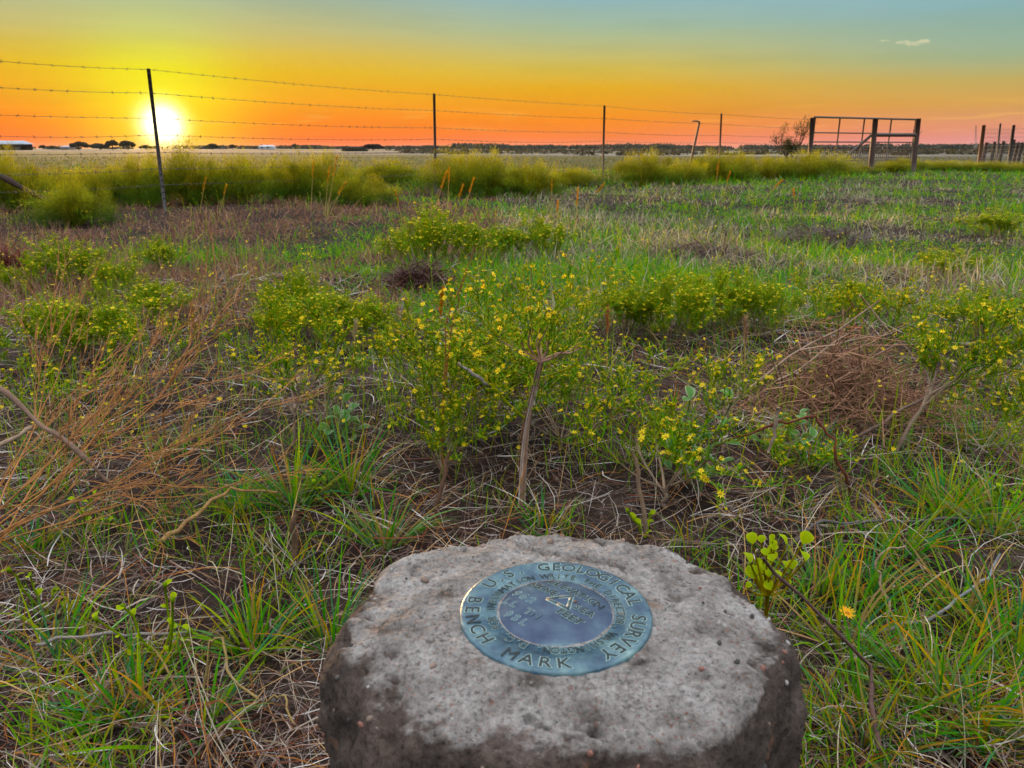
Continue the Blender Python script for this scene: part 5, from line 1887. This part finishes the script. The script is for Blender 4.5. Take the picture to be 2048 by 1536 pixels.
# dead straw lying about
x, y = scatter(62000, .30, 3.0)
n = len(x)
pile = vn(x, y, .22, 11)
keep = rng.random(n) < np.clip(.22 + 1.2 * pile, 0, 1)
x, y, pile = x[keep], y[keep], pile[keep]
n = len(x)
grow_field('straw_litter', 'tangled dead straw and stems covering the soil', 'straw', M_dry, x, y, rng.uniform(.02, .10, n) * (.75 + .35 * np.minimum(y, 2)), (.0007 + .0013 * rng.random(n) ** 2) * (.8 + .25 * y), rng.uniform(1.15, 1.62, n), rng.uniform(-.25, .45, n),
           pick([(.36, .29, .26), (.40, .26, .17), (.19, .135, .12), (.24, .105, .075), (.66, .60, .58), (.10, .062, .055), (.46, .38, .33), (.14, .09, .08), (.12, .08, .075), (.22, .17, .16)], n), seg=4, curl=rng.normal(0, 1.5, n), zup=rng.random(n) ** 1.5 * .030 * (.3 + pile))
x, y = scatter(3600, .32, 3.2)
n = len(x)
grow_field('arching_straw', 'thin arching dead grass stems standing out of the litter', 'straw', M_dry, x, y, rng.uniform(.04, .14, n), rng.uniform(.0008, .0016, n), rng.uniform(.2, 1.2, n), rng.uniform(.2, 1.5, n),
           pick([(.58, .40, .24), (.64, .52, .42), (.50, .26, .14), (.42, .37, .3)], n), seg=5, curl=rng.normal(0, .5, n))
# short green grass between
x, y = scatter(40000, .32, 3.2)
n = len(x)
cl = vn(x, y, .075, 12) * .65 + vn(x, y, .45, 13) * .5 + .20 * np.clip(x / (y + .3), -1, 1) + .05 * sstep(.9, 1.6, y)
keep = rng.random(n) < np.clip((cl - .56) * 6.0, .015, 1)
x, y = x[keep], y[keep]
n = len(x)
grow_field('short_grass', 'short green grass growing up through the straw', 'grass', M_leaf, x, y, rng.uniform(.022, .078, n), rng.uniform(.0013, .0026, n), rng.uniform(.05, .7, n), rng.uniform(.1, 1.1, n),
           pick(TUFT_G, n), pick([(.12, .32, .03), (.26, .36, .03), (.5, .26, .06)], n), seg=4, curl=rng.normal(0, .3, n))

# the meadow out to the fence: greener to the right, mauve-brown dead grass to the left
x, y = scatter(185000, 2.0, 24.0, 1.05, .6)
n = len(x)
rel = x / y + (vn(x, y, .9, 14) - .5) * .9 + (vn(x, y, .3, 15) - .5) * .5
gf = sstep(-.34, .26, rel + sstep(7, 15, y) * .35)
isg = rng.random(n) < np.clip(gf * sstep(.30, .62, vn(x, y, .40, 19) * .6 + vn(x, y, 1.1, 20) * .4) * 1.25 + .05, 0, .92)
patch = sstep(.25, .75, vn(x, y, .28, 16) * .6 + vn(x, y, .75, 18) * .4)
col_g = pick([(.09, .26, .02), (.14, .29, .02), (.07, .22, .05), (.25, .33, .02)], n)
col_d = np.where((x / y < -.02)[:, None], pick([(.24, .135, .105), (.19, .105, .09), (.33, .21, .15), (.14, .08, .07)], n), pick([(.32, .29, .22), (.42, .37, .28), (.20, .16, .14), (.14, .10, .095)], n))
cc_ = np.where(isg[:, None], col_g, col_d)
H = (.025 + .075 * rng.random(n) ** 1.5) * (.35 + 1.3 * patch)
H = np.where(isg, H * (1.0 + .5 * sstep(9, 14, y)), H)
wd = (.0020 + .0009 * y) * rng.uniform(.6, 1.3, n)
grow_field('meadow_grass', 'mixed green and mauve-brown meadow grass reaching to the fence', 'grass', M_leaf, x, y, H * rng.uniform(.7, 1.3, n), wd, rng.uniform(.1, 1.15, n), rng.uniform(0, .9, n), cc_, cc_ * 1.3, seg=2, curl=rng.normal(0, .4, n))  # tip colour brightened to stand for backlit tips
# tiny yellow blooms dotted through the grass, each on a thin green stalk
x, y = scatter(2600, 1.0, 11.0, .85, .4)
n = len(x)
keep = vn(x, y, .5, 23) * .7 + vn(x, y, 1.6, 24) * .5 > .56
x, y = x[keep], y[keep]
n = len(x)
g = Geo()
zt = terrain(x, y)
Pb = blades(g, np.stack([x, y, zt], 1), rng.uniform(0, 6.28, n), rng.uniform(.05, .17, n), .0012 + .0006 * y, rng.uniform(0, .5, n), rng.uniform(-.2, .4, n), pick([(.20, .32, .03), (.28, .34, .03)], n), seg=3)
lb = np.repeat(Pb[:, 2], 5, axis=0) + rng.normal(0, .008, (n * 5, 3))
blades(g, lb, rng.uniform(0, 6.28, n * 5), rng.uniform(.015, .035, n * 5), .0016 + .0005 * np.repeat(y, 5), rng.uniform(.1, .9, n * 5), 0, pick([(.18, .32, .02), (.26, .34, .02)], n * 5), seg=1)
tag(g.build('bloom_stalks', M_leaf), 'thin green stalks of small wildflowers in the grass', 'wildflowers', kind='stuff')
g = Geo()
D = np.stack([rng.normal(0, .5, n), rng.normal(0, .5, n) - .3, np.ones(n)], 1)
stamp(g, *FT[1], Pb[:, 3], frames(D, rng), (.0030 + .00055 * y) * rng.uniform(.7, 1.2, n))
tag(g.build('scattered_blooms', M_petal), 'tiny yellow blooms dotted through the meadow grass', 'wildflowers', kind='stuff')
# weedy field grass beyond the fence
y = 9.0 * (60.0 / 9.0) ** rng.random(60000)
x = rng.uniform(-1, 1, 60000) * 1.1 * y
dfence = y - (7.5 + (x + 3.37) * 1.15)
keep = dfence > .3
x, y = x[keep], y[keep]
n = len(x)
cg = pick([(.12, .11, .025), (.09, .12, .02), (.15, .11, .035), (.06, .09, .015)], n)
grow_field('field_grass', 'golden weedy grass of the field beyond the fence', 'grass', M_leaf, x, y, rng.uniform(.08, .26, n) * (.6 + .8 * vn(x, y, 2.5, 17)) * np.where(y < 16, .8, .45), (.002 + .0008 * y) * rng.uniform(.6, 1.3, n), rng.uniform(.05, .8, n), rng.uniform(0, .7, n), cg, cg * 1.15, seg=2)

# ------------------------------------------------------------------ air
M_haze = bpy.data.materials.new('haze_air')
M_haze.use_nodes = True
t = M_haze.node_tree
t.nodes.clear()
pv = nd(t, 'ShaderNodeVolumePrincipled')
pv.inputs['Color'].default_value = (.80, .84, .92, 1)
pv.inputs['Density'].default_value = .00003
pv.inputs['Anisotropy'].default_value = .2
mo = nd(t, 'ShaderNodeOutputMaterial')
t.links.new(pv.outputs[0], mo.inputs['Volume'])
g = Geo()
box(g, (-5200, -5200, -6), (5200, 5200, 27), (1, 1, 1))
tag(g.build('haze', M_haze), 'thin evening haze over the fields', 'haze', kind='stuff')
